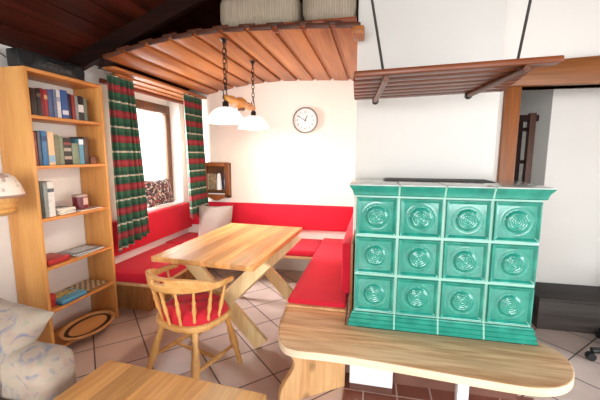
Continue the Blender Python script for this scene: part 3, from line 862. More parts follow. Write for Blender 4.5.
book(1.881, 1.912, z, 0.245, '#8b9590', 'pale grey tall book second on the third shelf', G3, 0.16)
book(1.913, 1.962, z, 0.25, '#dddcd6', 'white tall folder standing right of the grey books', G3, 0.16, band=[(0.7, 0.8, '#5a6068')])

def flat_book(x0, x1, y0, y1, z, h, col, label, cat='magazine', name='magazine', rz=0.0, group=None, pic=None):
    cx, cy = (x0 + x1) / 2, (y0 + y1) / 2
    b = thing(name, label, cat, (cx, cy, z), group, rz, True)
    hx, hy = (x1 - x0) / 2, (y1 - y0) / 2
    m = MB().box((-hx, -hy, 0), (hx, hy, 0.0012)); m.box((-hx, -hy, h - 0.0012), (hx, hy, h)); m.box((-hx, -hy, 0), (-hx + 0.0015, hy, h))
    cv = m.build('cover', plain('cover_' + col.strip('#'), col, 0.35, var=0.15, scale=30), b)
    MB().box((-hx + 0.0015, -hy + 0.002, 0.0012), (hx - 0.002, hy - 0.002, h - 0.0012)).build('pages', M_paper, b)
    if pic: MB().box((-hx * 0.75, -hy * 0.6, h - 0.0002), (hx * 0.5, hy * 0.8, h + 0.0006)).build('cover_picture', plain('picture_' + pic.strip('#'), pic, 0.4, var=0.4, scale=45), cv)
    return b
GM = 'magazines lying on the third shelf'
zz = z
for i, (col, lab, pic, r_) in enumerate([('#b9b7b4', 'grey magazine at the bottom of the pile on the third shelf', None, 4),
                               ('#55575c', 'dark grey magazine second from the bottom of the pile', None, -3),
                               ('#c9c6c2', 'pale magazine second from the top of the pile', None, 6),
                               ('#dad7d2', 'white magazine with dark picture topmost on the third shelf pile', '#4a4a50', -5)]):
    flat_book(-2.39, -2.215, 1.985, 2.13, zz, 0.011, col, lab, rz=radians(r_), group=GM, pic=pic); zz += 0.0112
flat_book(-2.37, -2.20, 2.15, 2.37, z, 0.010, '#8b5a56', 'flat brownish brochure under the dark red tin on the third shelf', 'brochure', 'brochure', radians(2), None, '#b9a39a')
tin = thing('storage_tin', 'dark red round tin with pale lid on the third shelf', 'tin', (-2.29, 2.245, z + 0.0106))
MB().lathe([(0.05, z + 0.0106), (0.053, z + 0.014), (0.053, z + 0.105), (0.050, z + 0.108)], Matrix.Translation((-2.29, 2.245, 0)), 28).build('tin_body', plain('dark_red_tin', '#702028', 0.3), tin)
MB().lathe([(0.0545, z + 0.104), (0.0545, z + 0.118), (0.05, z + 0.121), (0, z + 0.121)], Matrix.Translation((-2.29, 2.245, 0)), 28).build('lid', plain('pale_tin_lid', '#b79f94', 0.35), tin)
o = MB().box((-2.2379, 2.222, z + 0.04), (-2.2345, 2.268, z + 0.095), 0.001).build('tin_label', plain('tin_label_paper', '#c7a59a', 0.5), tin)
z = SH[3]
rb = thing('game_box', 'flat red game box on the fourth shelf', 'box', (-2.28, 1.93, z))
MB().box((-2.38, 1.86, z), (-2.205, 2.03, z + 0.028), 0.002).build('box_base', plain('red_card_base', '#8a2324', 0.5), rb)
MB().box((-2.382, 1.858, z + 0.014), (-2.203, 2.032, z + 0.042), 0.002).build('lid', plain('red_card', '#b5302e', 0.45), rb)
flat_book(-2.40, -2.205, 2.10, 2.37, z, 0.008, '#8d97a4', 'grey blue magazine lowest on the fourth shelf', rz=radians(4), group='magazines on the fourth shelf', pic='#5f6c80')
flat_book(-2.40, -2.215, 2.09, 2.36, z + 0.0092, 0.007, '#6f7988', 'slate magazine lying on the grey blue one on the fourth shelf', rz=radians(-5), group='magazines on the fourth shelf', pic='#b9c0c6')
z = SH[4]
gb = thing('game_box', 'red upright game box at the left end of the fifth shelf', 'box', (-2.3, 1.885, z))
MB().box((-2.40, 1.856, z), (-2.24, 1.915, z + 0.09), 0.002).build('box_base', plain('red_box_card', '#a52b2c', 0.5), gb)
MB().box((-2.402, 1.854, z + 0.05), (-2.238, 1.917, z + 0.093), 0.002).build('lid', plain('red_lid_card', '#b8372f', 0.5), gb)
bb = thing('game_box', 'light blue flat game box at the front of the fifth shelf', 'box', (-2.27, 2.02, z))
MB().box((-2.36, 1.925, z), (-2.19, 2.135, z + 0.022), 0.002).build('box_base', plain('blue_box_base', '#2f6f9a', 0.5), bb)
MB().box((-2.362, 1.923, z + 0.012), (-2.188, 2.137, z + 0.034), 0.002).build('lid', plain('sky_blue_card', '#5ba6c8', 0.4), bb)
MB().box((-2.35, 1.94, z + 0.034), (-2.27, 2.12, z + 0.0346)).build('lid_picture', plain('lid_picture', '#b9a548', 0.4, var=0.7, scale=40), bb)
# chess board
cbm, nt, p = new_mat('chess_squares')
tc = N(nt, 'ShaderNodeTexCoord'); ck = N(nt, 'ShaderNodeTexChecker'); ck.inputs['Scale'].default_value = 1 / 0.026
ck.inputs['Color1'].default_value = srgb('#4a3226'); ck.inputs['Color2'].default_value = srgb('#c9b48c')
mpn = N(nt, 'ShaderNodeMapping'); mpn.inputs['Location'].default_value = (0, 0, 0.01)
nt.links.new(tc.outputs['Object'], mpn.inputs['Vector']); nt.links.new(mpn.outputs[0], ck.inputs['Vector']); nt.links.new(ck.outputs[0], p.inputs['Base Color']); p.inputs['Roughness'].default_value = 0.4
cbd = thing('chess_board', 'brown and cream checked board lying at the right of the fifth shelf', 'chess board', (-2.30, 2.262, z), None, radians(0), True)
MB().box((-0.112, -0.112, 0), (0.112, 0.112, 0.020), 0.002).build('board_frame', plain('board_frame_wood', '#8a6038', 0.4), cbd)
MB().box((-0.104, -0.104, 0.020), (0.104, 0.104, 0.0215)).build('squares', cbm, cbd)

# big oval wooden tray at the foot of the shelf
tr = thing('wooden_tray', 'large oval wooden tray with dark ring leaning in the bottom of the bookshelf', 'tray', (-2.19, 2.125, 0.052), None, 0, True)
def oval(rx, ry, z, n=48): return [(rx * cos(2 * pi * k / n), ry * sin(2 * pi * k / n), z) for k in range(n)]
def loft(rings):
    m = MB(); n = len(rings[0]); vs_ = [q for r_ in rings for q in r_]; fs_ = []
    for i in range(len(rings) - 1):
        for k in range(n):
            k2 = (k + 1) % n; fs_.append((i * n + k, i * n + k2, (i + 1) * n + k2, (i + 1) * n + k))
    return m, vs_, fs_, n
TLT = Matrix.Rotation(radians(9), 4, 'Y')
def tray_part(name, spec, mat, cap0=True, cap1=True):
    m, vs_, fs_, n_ = loft([oval(a, b_, c_) for a, b_, c_ in spec])
    if cap0: fs_.append(tuple(reversed(range(n_))))
    if cap1: fs_.append(tuple((len(spec) - 1) * n_ + k for k in range(n_)))
    vs_ = [TLT @ (Vector(v) * 0.9) + Vector((0, 0, 0.021)) for v in vs_]
    o = m.raw(vs_, fs_).build(name, mat, tr, 40); return o
tray_part('base', [(0.10, 0.20, 0), (0.13, 0.235, 0.004), (0.15, 0.262, 0.03), (0.147, 0.258, 0.034), (0.128, 0.232, 0.034), (0.118, 0.222, 0.016), (0.0, 0.0, 0.016)], wood('tray_wood', '#c08a54', '#dcae78', 'Y', 0, 'X', 0.4, 8, 0.08), True, False)
o = tray_part('dark_ring', [(0.119, 0.223, 0.0165), (0.1175, 0.221, 0.021), (0.090, 0.190, 0.021), (0.090, 0.190, 0.0162)], plain('dark_inlay', '#3a2418', 0.4), True, True); o['label'] = 'dark inlaid ring'
o = tray_part('centre_field', [(0.089, 0.189, 0.0165), (0.087, 0.187, 0.0225), (0.0, 0.0, 0.0225)], wood('tray_centre', '#c98f58', '#dca46a', 'Y', 0, 'X', 0.4, 8, 0.08), True, False)

# stereo on top
sr = thing('stereo', 'flat black stereo unit lying on top of the bookshelf', 'stereo', (-2.35, 2.11, 2.0))
MB().box((-2.36, 1.842, 2.012), (-2.26, 2.362, 2.128), 0.012).build('housing', M_black, sr)
for y_ in (1.90, 2.31): MB().lathe([(0.045, 0), (0.047, 0.004), (0.03, 0.006), (0.012, 0.002), (0, 0.004)], Matrix.Translation((-2.2605, y_, 2.07)) @ Matrix.Rotation(pi / 2, 4, 'Y'), 24).build('speaker_grille', plain('speaker_cloth', '#0d0e10', 0.7), sr)
fp = MB().box((-2.2620, 1.97, 2.04), (-2.2560, 2.24, 2.105), 0.002).build('front_panel', plain('dark_panel', '#24282a', 0.25), sr)
MB().box((-2.2580, 2.03, 2.075), (-2.2540, 2.15, 2.098), 0.001).build('display', plain('display_glass', '#101a1c', 0.1), fp)
M_btn = plain('button_grey', '#3b3f42', 0.4)
for k in range(5): MB().box((-2.2580, 2.0 + k * 0.045, 2.047), (-2.2520, 2.028 + k * 0.045, 2.06), 0.001).build('button', M_btn, fp)
for sy in (1.87, 2.34): MB().box((-2.35, sy - 0.015, 2.0), (-2.27, sy + 0.015, 2.012)).build('foot', M_black, sr)
MB().tube([(-2.355, 1.86, 2.06), (-2.40, 1.835, 2.10), (-2.435, 1.79, 2.12), (-2.444, 1.775, 2.06), (-2.444, 1.78, 2.012)], 0.004, 6).build('cable', M_black, sr)

# ------------------------------------------------------------------ curtains
def curtain(x, yt0, yt1, yb0, yb1, zt, zb0, zb1, folds, amp, label, seed, dx=0.0):
    c = thing('curtain', label, 'curtain', (x, (yt0 + yt1) / 2, 0.0), 'plaid curtains at the nook window')
    ny, nz = 90, 40; vs_, fs_ = [], []
    for i in range(ny + 1):
        u = i / ny
        for j in range(nz + 1):
            v = j / nz
            uu = u + 0.03 * sin(u * pi * 2 * folds * 0.37 + seed)
            y = (yt0 + (yt1 - yt0) * uu) * (1 - v) + (yb0 + (yb1 - yb0) * uu) * v
            zb = zb0 + (zb1 - zb0) * u
            z = zt + (zb - zt) * v - 0.008 * sin(u * 2 * pi * folds + 1)
            a = amp * (0.75 + 0.35 * v)
            xx = x + dx * v + a * sin(u * 2 * pi * folds + seed + 0.5 * sin(3 * v + seed)) + 0.3 * a * sin(u * 2 * pi * folds * 2.3 + seed * 2 + v)
            vs_.append((xx, y, z))
    for i in range(ny):
        for j in range(nz):
            a = i * (nz + 1) + j; fs_.append((a, a + 1, a + nz + 2, a + nz + 1))
    MB().raw(vs_, fs_).build('cloth', M_plaid, c, 80, solid=0.004)
    for k in range(6):
        y = yt0 + (yt1 - yt0) * (k + 0.5) / 6
        pts = [(x + 0.016 * cos(a_) , y, zt + 0.013 + 0.016 * sin(a_)) for a_ in [2 * pi * q / 14 for q in range(14)]]
        MB().tube(pts, 0.0022, 6, True).build('ring', M_blackmetal, c)
    return c
CXX = -2.205
curtain(CXX, 2.50, 2.84, 2.50, 2.96, 2.112, 0.585, 0.655, 5, 0.022, 'left plaid curtain beside the bookshelf, red green and white', 0.6)
curtain(CXX + 0.115, 3.50, 3.945, 3.505, 3.955, 2.112, 0.70, 0.70, 4.5, 0.022, 'right plaid curtain in the corner behind the grey pillow', 2.0, 0.03)
rod = thing('curtain_rod', 'thin dark curtain rod under the board ceiling above the window', 'curtain rod', (CXX, 3.2, 2.09))
MB().tube([(CXX, 2.44, 2.136), (CXX + 0.04, 3.2, 2.136), (CXX + 0.115, 3.5, 2.136), (CXX + 0.115, 3.975, 2.136)], 0.006, 10).build('rod', M_blackmetal, rod)
for y_, xo in ((2.46, 0), (3.2, 0.04), (3.95, 0.115)): MB().tube([(CXX + xo, y_, 2.136), (CXX + xo, y_, 2.160)], 0.005, 8).build('bracket', M_blackmetal, rod)

# ------------------------------------------------------------------ wall clock
ck = thing('wall_clock', 'round white wall clock with a metal rim on the back wall', 'clock', (-0.80, YB, 1.69), None, 0, True)
RX = Matrix.Translation((0, 0, 0.15)) @ Matrix.Rotation(pi / 2, 4, 'X')   # local z -> -Y
MB().lathe([(0.150, 0.002), (0.152, 0.02), (0.147, 0.034), (0.138, 0.036), (0.133, 0.028), (0.133, 0.002)], RX, 48).build('rim', plain('brushed_rim', '#8f8b84', 0.35, 0.5), ck)
MB().lathe([(0.134, 0.002), (0.134, 0.020), (0, 0.020)], RX, 48).build('dial', plain('dial_white', '#efeeea', 0.5, var=0.01), ck)
M_ink = plain('dial_ink', '#2a2a2c', 0.5)
m = MB()
for k in range(60):
    a = 2 * pi * k / 60; L_ = 0.012 if k % 5 == 0 else 0.005
    m.box((-0.0009, 0.122 - L_, 0.020), (0.0009, 0.122, 0.0208), 0, 1, RX @ Matrix.Rotation(-a, 4, 'Z'))
m.build('minute_marks', M_ink, ck, 0)
for k in range(1, 13):
    cu_ = bpy.data.curves.new('numeral', 'FONT'); cu_.body = str(k); cu_.size = 0.036; cu_.align_x = 'CENTER'; cu_.align_y = 'CENTER'; cu_.extrude = 0.0006
    to = bpy.data.objects.new('numeral', cu_); C.objects.link(to)
    bpy.context.view_layer.update()
    me = to.to_mesh(); a = 2 * pi * k / 12
    T_ = RX @ Matrix.Translation((0.094 * sin(a), 0.094 * cos(a), 0.0206))
    num = MB().raw([T_ @ v.co for v in me.vertices], [tuple(p_.vertices) for p_ in me.polygons])
    num.build('numeral', M_ink, ck, 0)
    to.to_mesh_clear(); bpy.data.objects.remove(to); bpy.data.curves.remove(cu_)
for nm, L_, wd, ang in (('hour_hand', 0.062, 0.008, 360 * (12 + 50 / 60) / 12), ('minute_hand', 0.098, 0.006, 300)):
    MB().box((-wd / 2, -0.015, 0.022), (wd / 2, L_, 0.024), 0, 1, RX @ Matrix.Rotation(-radians(ang), 4, 'Z')).build(nm, M_ink, ck, 0)
MB().lathe([(0.006, 0.02), (0.006, 0.027), (0, 0.027)], RX, 16).build('hub', M_ink, ck)

# ------------------------------------------------------------------ small corner cabinet
cx0, cx1, cz0, cz1, cyf = -2.085, -1.752, 0.905, 1.335, YB - 0.095
kb = thing('wall_cabinet', 'small open wooden cabinet on the back wall beside the right curtain', 'cabinet', ((cx0 + cx1) / 2, YB, cz0))
m = MB(); t = 0.02
m.box((cx0, cyf + 0.012, cz0), (cx0 + t, YB - 0.002, cz1)); m.box((cx1 - t, cyf + 0.012, cz0), (cx1, YB - 0.002, cz1))
m.box((cx0, cyf + 0.012, cz1 - t), (cx1, YB - 0.002, cz1)); m.box((cx0, cyf + 0.012, cz0), (cx1, YB - 0.002, cz0 + t)); m.box((cx0, YB - 0.012, cz0), (cx1, YB - 0.002, cz1))
m.build('carcass', M_winwood, kb)
f_ = MB(); b_ = 0.045
f_.box((cx0 - 0.01, cyf, cz0 + 0.02), (cx0 + b_, cyf + 0.014, cz1 + 0.01), 0.003); f_.box((cx1 - b_, cyf, cz0 + 0.02), (cx1 + 0.01, cyf + 0.014, cz1 + 0.01), 0.003)
f_.box((cx0 + b_, cyf, cz1 - 0.04), (cx1 - b_, cyf + 0.014, cz1 + 0.01), 0.003)
f_.build('face_frame', M_doorwood, kb)
apr = smooth_outline([(cx0 - 0.01, cz0 + 0.025), (cx0 + 0.08, cz0 - 0.005), ((cx0 + cx1) / 2, cz0 - 0.05), (cx1 - 0.08, cz0 - 0.005), (cx1 + 0.01, cz0 + 0.025)], 2)
m = MB().prism([(cx0 - 0.01, cz0 + 0.04), *apr, (cx1 + 0.01, cz0 + 0.04)], 0, 0.016, 0.002, Matrix(((1, 0, 0, 0), (0, 0, 1, cyf), (0, 1, 0, 0), (0, 0, 0, 1))))
m.build('apron', M_doorwood, kb)
MB().box((cx0 + t, cyf + 0.015, cz0 + 0.085), (cx1 - t, YB - 0.012, cz0 + 0.097)).build('shelf', M_winwood, kb)
sz_ = cz0 + 0.097
fg = thing('figurine', 'white robed figurine standing in the small wall cabinet', 'figurine', (-1.895, YB - 0.05, sz_))
MB().lathe([(0.034, sz_), (0.034, sz_ + 0.02), (0.031, sz_ + 0.11), (0.024, sz_ + 0.18), (0.014, sz_ + 0.205)], Matrix.Translation((-1.895, YB - 0.05, 0)), 24).build('robe', M_white, fg)
MB().ball((-1.895, YB - 0.05, sz_ + 0.225), 0.024, 14, (0.9, 0.9, 1.15)).build('head', plain('figurine_head', '#3a3430', 0.6), fg)
bt = thing('bottle', 'dark blue bottle right of the white figurine in the wall cabinet', 'bottle', (-1.822, YB - 0.045, sz_))
MB().lathe([(0.024, sz_), (0.025, sz_ + 0.13), (0.020, sz_ + 0.16), (0.010, sz_ + 0.185), (0.010, sz_ + 0.225)], Matrix.Translation((-1.822, YB - 0.045, 0)), 20).build('glass', plain('dark_blue_glass', '#2f3f5a', 0.15), bt)
MB().lathe([(0.012, sz_ + 0.22), (0.012, sz_ + 0.242), (0, sz_ + 0.242)], Matrix.Translation((-1.822, YB - 0.045, 0)), 16).build('cap', M_black, bt)
pc = thing('picture_card', 'small brown picture card leaning in the wall cabinet left of the figurine', 'picture', (-1.995, YB - 0.05, sz_))
MB().box((-2.05, YB - 0.04, sz_), (-1.94, YB - 0.034, sz_ + 0.2), 0.001).build('card', plain('brown_picture', '#8d7a5c', 0.6, var=0.5, scale=25), pc)
MB().box((-2.055, YB - 0.041, sz_), (-2.048, YB - 0.032, sz_ + 0.2)).build('border', M_paper, pc)
nk = MB().box((-2.05, cyf + 0.03, cz0 + 0.02), (-1.80, YB - 0.03, cz0 + 0.05), 0.004); o = nk.build('folded_napkins', M_white, None); tag(o, 'folded white napkins on the floor of the wall cabinet', 'napkins')

# ------------------------------------------------------------------ pendant lamp over the table
PX = -1.11; Y1, Y2 = 2.45, 3.06; PZ = 1.87
pd = thing('pendant_lamp', 'double pendant lamp with white glass shades and wooden bar on chains over the table', 'lamp', (PX, (Y1 + Y2) / 2, PZ))
bp_ = [(0.020, 0), (0.026, 0.03), (0.022, 0.07), (0.030, 0.14), (0.034, 0.24), (0.026, 0.33), (0.034, 0.38), (0.046, 0.44), (0.050, 0.5), (0.046, 0.56), (0.034, 0.62), (0.026, 0.67), (0.034, 0.76), (0.030, 0.86), (0.022, 0.93), (0.026, 0.97), (0.020, 1.0)]
MB().turned((PX, Y1 - 0.01, PZ), (PX, Y2 + 0.01, PZ), bp_, 20).build('wooden_bar', wood('turned_bar', '#b06d2c', '#d99a4c', 'Y', 0, 'X', 0.3, 9, 0.1), pd, 50)
m = MB()
MB().lathe([(0.03, -0.06), (0.036, -0.05), (0.036, -0.03), (0.02, -0.02)], Matrix.Translation((PX, (Y1 + Y2) / 2, PZ + 0.0)), 18).build('centre_knob', M_rackbar, pd)
glm, nt, p = new_mat('lit_opal_glass')
p.inputs['Base Color'].default_value = (0.9, 0.88, 0.84, 1); p.inputs['Roughness'].default_value = 0.25
p.inputs['Emission Color'].default_value = (1, 0.95, 0.86, 1); p.inputs['Emission Strength'].default_value = 0.9
def oval_link(cz, ry, rz_, turn):
    pts = []
    for k in range(14):
        a = 2 * pi * k / 14; d_ = ry * cos(a); z_ = cz + rz_ * sin(a)
        pts.append((d_ if turn else 0, 0 if turn else d_, z_))
    return pts
for yy in (Y1, Y2):
    top = arch(PX) + 0.002; z_ = PZ + 0.062; k = 0; m = MB()
    while z_ < top - 0.02:
        m.tube([Vector(q) + Vector((PX, yy, 0)) for q in oval_link(z_ + 0.021, 0.012, 0.023, k % 2)], 0.0034, 6, True); z_ += 0.036; k += 1
    m.build('chain', M_blackmetal, pd, 60)
    hk = [(PX, yy, PZ + 0.075), (PX, yy + 0.012, PZ + 0.06), (PX, yy + 0.030, PZ + 0.03), (PX, yy + 0.034, PZ), (PX, yy + 0.022, PZ - 0.03), (PX, yy, PZ - 0.04), (PX, yy - 0.022, PZ - 0.03), (PX, yy - 0.034, PZ), (PX, yy - 0.030, PZ + 0.03), (PX, yy - 0.045, PZ + 0.05)]
    MB().tube(hk, 0.005, 8).build('hook', M_blackmetal, pd, 60)
    MB().lathe([(0.03, top - 0.012), (0.02, top - 0.02), (0.008, top - 0.03)], Matrix.Translation((PX, yy, 0)), 16).build('ceiling_plate', M_blackmetal, pd)
    MB().lathe([(0.020, -0.028), (0.024, -0.035), (0.024, -0.075), (0.03, -0.08)], Matrix.Translation((PX, yy, PZ)), 18).build('socket', M_blackmetal, pd)
    ys = yy
    sh = MB().lathe([(0.028, -0.070), (0.055, -0.076), (0.085, -0.092), (0.112, -0.118), (0.132, -0.150), (0.144, -0.178), (0.146, -0.186), (0.140, -0.186), (0.128, -0.152), (0.108, -0.122), (0.082, -0.098), (0.050, -0.082), (0.028, -0.078)], Matrix.Translation((PX, ys, PZ)), 36)
    sh.build('glass_shade', glm, pd, 60)
    MB().ball((PX, ys, PZ - 0.125), 0.028, 14).build('bulb', plain('bulb_white', '#f4f0e6', 0.4), pd)
    ld = bpy.data.lights.new('bulb_light', 'POINT'); ld.energy = 9; ld.color = (1, 0.86, 0.66); ld.shadow_soft_size = 0.03
    lo_ = bpy.data.objects.new('bulb_light', ld); C.objects.link(lo_); lo_.location = (PX, ys, PZ - 0.175)
MB().tube([(PX + 0.006, Y1 + 0.02, arch(PX) - 0.01), (PX + 0.012, Y1 + 0.02, 2.1), (PX + 0.006, Y1 + 0.015, 1.95), (PX, Y1 + 0.02, PZ + 0.02)], 0.003, 6).build('cable', M_black, pd)

# ------------------------------------------------------------------ hanging rack in front of the chimney
rk = thing('hanging_rack', 'brown slatted wooden drying rack hanging on two cords before the chimney', 'rack', (0.3, 1.93, 1.80))
def rz(x): return 1.810 + 0.028 * (x + 0.1)
for k in range(7):
    y = 1.645 + k * 0.102
    x0, x1 = (-0.10, 0.735) if k == 0 else (-0.105 - 0.005 * k, 0.665 + 0.012 * k)
    MB().bar((x0, y, rz(x0)), (x1, y, rz(x1)), 0.072, 0.026, (0, 0, 1), 0.006).build('slat', M_rack, rk)
for xx, xe in ((0.043, -0.003), (0.610, 0.548)):
    zz = rz(xx) - 0.027
    cbar = MB().tube([(xx, 1.63, zz), (xe, 2.27, zz)], 0.014, 12).build('crossbar', M_rackbar, rk, 60)
    MB().lathe([(0.0, -0.022), (0.014, -0.02), (0.022, -0.006), (0.022, 0.008), (0.012, 0.018), (0, 0.019)], Matrix.Translation((xe, 2.282, zz)) @ Matrix.Rotation(-pi / 2, 4, 'X'), 18).build('end_knob', M_black, cbar, 60)
M_cord = plain('dark_cord', '#39342f', 0.8)
for a, x2 in (((0.036, 1.68, 1.80), -0.205), ((0.596, 1.71, 1.82), 0.79)):
    MB().tube([a, (x2, a[1], roof_z(x2) + 0.005)], 0.006, 8).build('cord', M_cord, rk)

# ------------------------------------------------------------------ woven poufs on the loft above the nook
def woven(name):
    m, nt, p = new_mat(name)
    tc = N(nt, 'ShaderNodeTexCoord')
    wv = N(nt, 'ShaderNodeTexWave', wave_type='BANDS', bands_direction='X'); wv.inputs['Scale'].default_value = 18; wv.inputs['Distortion'].default_value = 3; wv.inputs['Detail'].default_value = 3
    nt.links.new(tc.outputs['Object'], wv.inputs['Vector'])
    n = N(nt, 'ShaderNodeTexNoise'); n.inputs['Scale'].default_value = 60; mp = N(nt, 'ShaderNodeMapping'); mp.inputs['Scale'].default_value = (1, 1, 0.15)
    nt.links.new(tc.outputs['Object'], mp.inputs['Vector']); nt.links.new(mp.outputs[0], n.inputs['Vector'])
    f = math_n(nt, 'ADD', math_n(nt, 'MULTIPLY', wv.outputs[1], 0.3), math_n(nt, 'MULTIPLY', n.outputs[0], 0.7))
    r = ramp(nt, [(0.2, srgb('#8a7c69')), (0.8, srgb('#a99c88'))]); nt.links.new(f, r.inputs[0]); nt.links.new(r.outputs[0], p.inputs['Base Color'])
    p.inputs['Roughness'].default_value = 0.9
    b = N(nt, 'ShaderNodeBump'); b.inputs['Strength'].default_value = 0.5; b.inputs['Distance'].default_value = 0.004; nt.links.new(f, b.inputs['Height']); nt.links.new(b.outputs[0], p.inputs['Normal'])
    return m
M_woven = woven('beige_woven_cloth')
def pouf(x0, x1, y0, y1, z0, h, label, seed):
    m = pad(MB(), (x0, y0, z0), (x1, y1, z0 + h), 0.07, 0.02)
    o = m.build('pouf', M_woven, None, 70); tag(o, label, 'pouf', 'poufs stored on the loft'); return o
pouf(-1.13, -0.555, 2.40, 2.80, 2.343, 0.24, 'left beige woven pouf on the loft above the lamp chains', 1)
pouf(-0.51, -0.17, 2.40, 2.82, 2.343, 0.33, 'right beige woven pouf on the loft beside the chimney', 2)

# ------------------------------------------------------------------ sofa, pillow, coffee table
so = thing('sofa', 'pale sofa in faded blue and pink floral fabric, arm end beside the coffee table', 'sofa', (-1.85, 0.4, 0))
AY0, AY1, AX = 1.03, 1.215, -1.315
m = pad(MB(), (-2.40, -0.65, 0.06), (-1.36, AY0, 0.27), 0.03, 0.0); m.build('base', M_floral, so, 60)
m = pad(MB(), (-2.15, -0.62, 0.27), (-1.34, AY0 - 0.002, 0.42), 0.05, 0.02); m.build('seat_cushion', M_floral, so, 60)
m = pad(MB(), (-2.42, AY0, 0.05), (AX, AY1, 0.58), 0.055, 0.010); m.build('armrest', M_floral, so, 60)
m = pad(MB(), (-2.42, -0.86, 0.05), (AX, -0.66, 0.60), 0.075, 0.012); m.build('armrest', M_floral, so, 60)
m = pad(MB(), (-2.43, -0.62, 0.25), (-2.15, AY0 - 0.002, 0.78), 0.07, 0.02); m.build('backrest', M_floral, so, 60)
for x_, y_ in ((-2.3, -0.75), (-1.4, -0.75), (-2.3, 1.1), (-1.4, 1.1)): MB().lathe([(0.025, 0), (0.03, 0.06)], Matrix.Translation((x_, y_, 0)), 14).build('foot', M_coffee_side, so)
bm = pillow_mesh(0.48, 0.44, 0.24, 20, 0.06, 0.015, 5)
o = MB().add_bm(bm).build('sofa_pillow', M_floral, None, 60)
tag(o, 'floral scatter pillow leaning against the sofa arm', 'pillow')
o.location = (-1.765, 0.93, 0.435); o.rotation_euler = (radians(-44), radians(13), radians(4))

ct = thing('coffee_table', 'light wooden coffee table top in the near foreground by the sofa', 'coffee table', (-1.20, 1.265, 0), None, radians(-4.5), True)
MB().box((0, -0.85, 0.445), (0.805, 0, 0.48), 0.006, 3).build('tabletop', M_coffee, ct)
MB().box((0.06, -0.79, 0.36), (0.745, -0.06, 0.445)).build('apron', M_coffee_side, ct)
for x_, y_ in ((0.08, -0.08), (0.725, -0.08), (0.08, -0.77), (0.725, -0.77)):
    MB().box((x_ - 0.03, y_ - 0.03, 0), (x_ + 0.03, y_ + 0.03, 0.444), 0.004).build('leg', M_coffee_side, ct)

# ------------------------------------------------------------------ wall lamp left of the bookshelf
LX, LY, LZ = -2.165, 1.56, 1.11
wl = thing('wall_lamp', 'wall lamp with cream shade and turned wooden holder left of the bookshelf', 'lamp', (XL, LY, LZ))
MB().turned((LX, LY, LZ - 0.03), (LX, LY, LZ + 0.10), [(0.03, 0), (0.07, 0.08), (0.086, 0.2), (0.07, 0.3), (0.088, 0.42), (0.072, 0.55), (0.088, 0.68), (0.092, 0.9), (0.07, 1.0)], 24).build('wooden_holder', M_chairwood, wl, 50)
MB().tube([(XL, LY, LZ + 0.0), (-2.36, LY, LZ - 0.01), (LX, LY, LZ + 0.01)], 0.018, 10).build('arm', M_chairwood, wl)
MB().lathe([(0.07, 0.0), (0.07, 0.02)], Matrix.Translation((XL, LY, LZ)) @ Matrix.Rotation(pi / 2, 4, 'Y'), 20).build('wall_plate', M_chairwood, wl)
shm, nt, p = new_mat('cream_printed_shade')
tc = N(nt, 'ShaderNodeTexCoord'); n = N(nt, 'ShaderNodeTexNoise'); n.inputs['Scale'].default_value = 16; n.inputs['Detail'].default_value = 2
nt.links.new(tc.outputs['Object'], n.inputs['Vector']); r = ramp(nt, [(0.56, srgb('#eadfd0')), (0.64, srgb('#b99a8c'))]); nt.links.new(n.outputs[0], r.inputs[0])
nt.links.new(r.outputs[0], p.inputs['Base Color']); p.inputs['Roughness'].default_value = 0.5
MB().lathe([(0.03, 0.225), (0.055, 0.222), (0.085, 0.198), (0.108, 0.155), (0.122, 0.108), (0.126, 0.085), (0.121, 0.083), (0.103, 0.15), (0.08, 0.191), (0.05, 0.215), (0.03, 0.218)], Matrix.Translation((LX, LY, LZ)), 36).build('shade', shm, wl, 60)
MB().lathe([(0.1265, 0.083), (0.130, 0.09), (0.1255, 0.098)], Matrix.Translation((LX, LY, LZ)), 36).build('shade_trim', plain('shade_trim', '#a07c6c', 0.6), wl, 60)

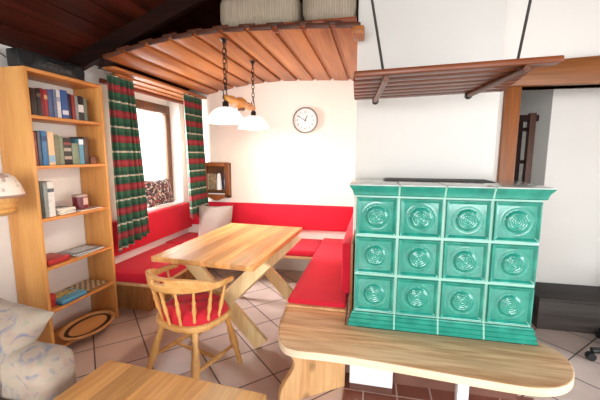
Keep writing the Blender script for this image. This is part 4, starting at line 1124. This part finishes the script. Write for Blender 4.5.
# ------------------------------------------------------------------ passage beyond the door
dp = thing('storage_chest', 'low dark wooden chest along the white corridor wall', 'chest', (1.85, 3.2, 0))
MB().box((1.38, 3.03, 0.0), (2.5, 3.415, 0.25), 0.005).build('chest_body', M_plinth, dp)
MB().box((1.372, 3.015, 0.25), (2.51, 3.415, 0.275), 0.005).build('lid', M_plinth, dp)
M_ladder = wood('ladder_brown', '#3a2014', '#56301c', 'Z', 0, 'X', 0.5, 7, 0.06)
sg = thing('ladder', 'dark wooden loft ladder standing behind the door opening', 'ladder', (1.25, 3.3, 0))
MB().box((1.285, 3.28, 0), (1.335, 3.34, 1.80), 0.006).build('rail', M_ladder, sg)
MB().box((1.20, 3.31, 0), (1.25, 3.37, 1.73), 0.006).build('rail', M_beam, sg)
for k in range(6): MB().box((1.2, 3.305, 0.25 + k * 0.28), (1.3, 3.345, 0.28 + k * 0.28), 0.004).build('rung', M_beam, sg)
MB().box((1.14, 3.29, 1.73), (1.36, 3.35, 1.785), 0.008).build('top_rail', M_beam, sg)

sc_ = thing('swivel_chair', 'black swivel chair on castors at the right edge by the corridor', 'chair', (1.92, 2.62, 0), None, 0, True)
for k in range(5):
    a = 2 * pi * k / 5 + pi
    MB().bar((0.03 * cos(a), 0.03 * sin(a), 0.105), (0.37 * cos(a), 0.37 * sin(a), 0.075), 0.045, 0.028, (0, 0, 1), 0.006).build('base_arm', M_black, sc_)
    MB().lathe([(0.012, -0.022), (0.028, -0.02), (0.03, 0), (0.028, 0.02), (0.012, 0.022)], Matrix.Translation((0.37 * cos(a), 0.37 * sin(a), 0.030)) @ Matrix.Rotation(a, 4, 'Z') @ Matrix.Rotation(pi / 2, 4, 'X'), 16).build('castor', M_black, sc_)
MB().lathe([(0.035, 0.08), (0.035, 0.13), (0.022, 0.14), (0.022, 0.42)], None, 16).build('column', M_black, sc_)
pad(MB(), (-0.22, -0.22, 0.42), (0.24, 0.22, 0.49), 0.03, 0.01).build('seat', fabric('black_cloth', '#1b1b1d'), sc_, 60)
pad(MB(), (0.17, -0.2, 0.56), (0.24, 0.2, 0.98), 0.03, 0.01).build('backrest', fabric('black_cloth_back', '#1b1b1d'), sc_, 60)
MB().box((0.20, -0.03, 0.44), (0.23, 0.03, 0.7), 0.004).build('back_bar', M_black, sc_)

# ------------------------------------------------------------------ tidy helper keys
for o in bpy.data.objects:
    for k in ('_world', '_base'):
        if k in o.keys(): del o[k]
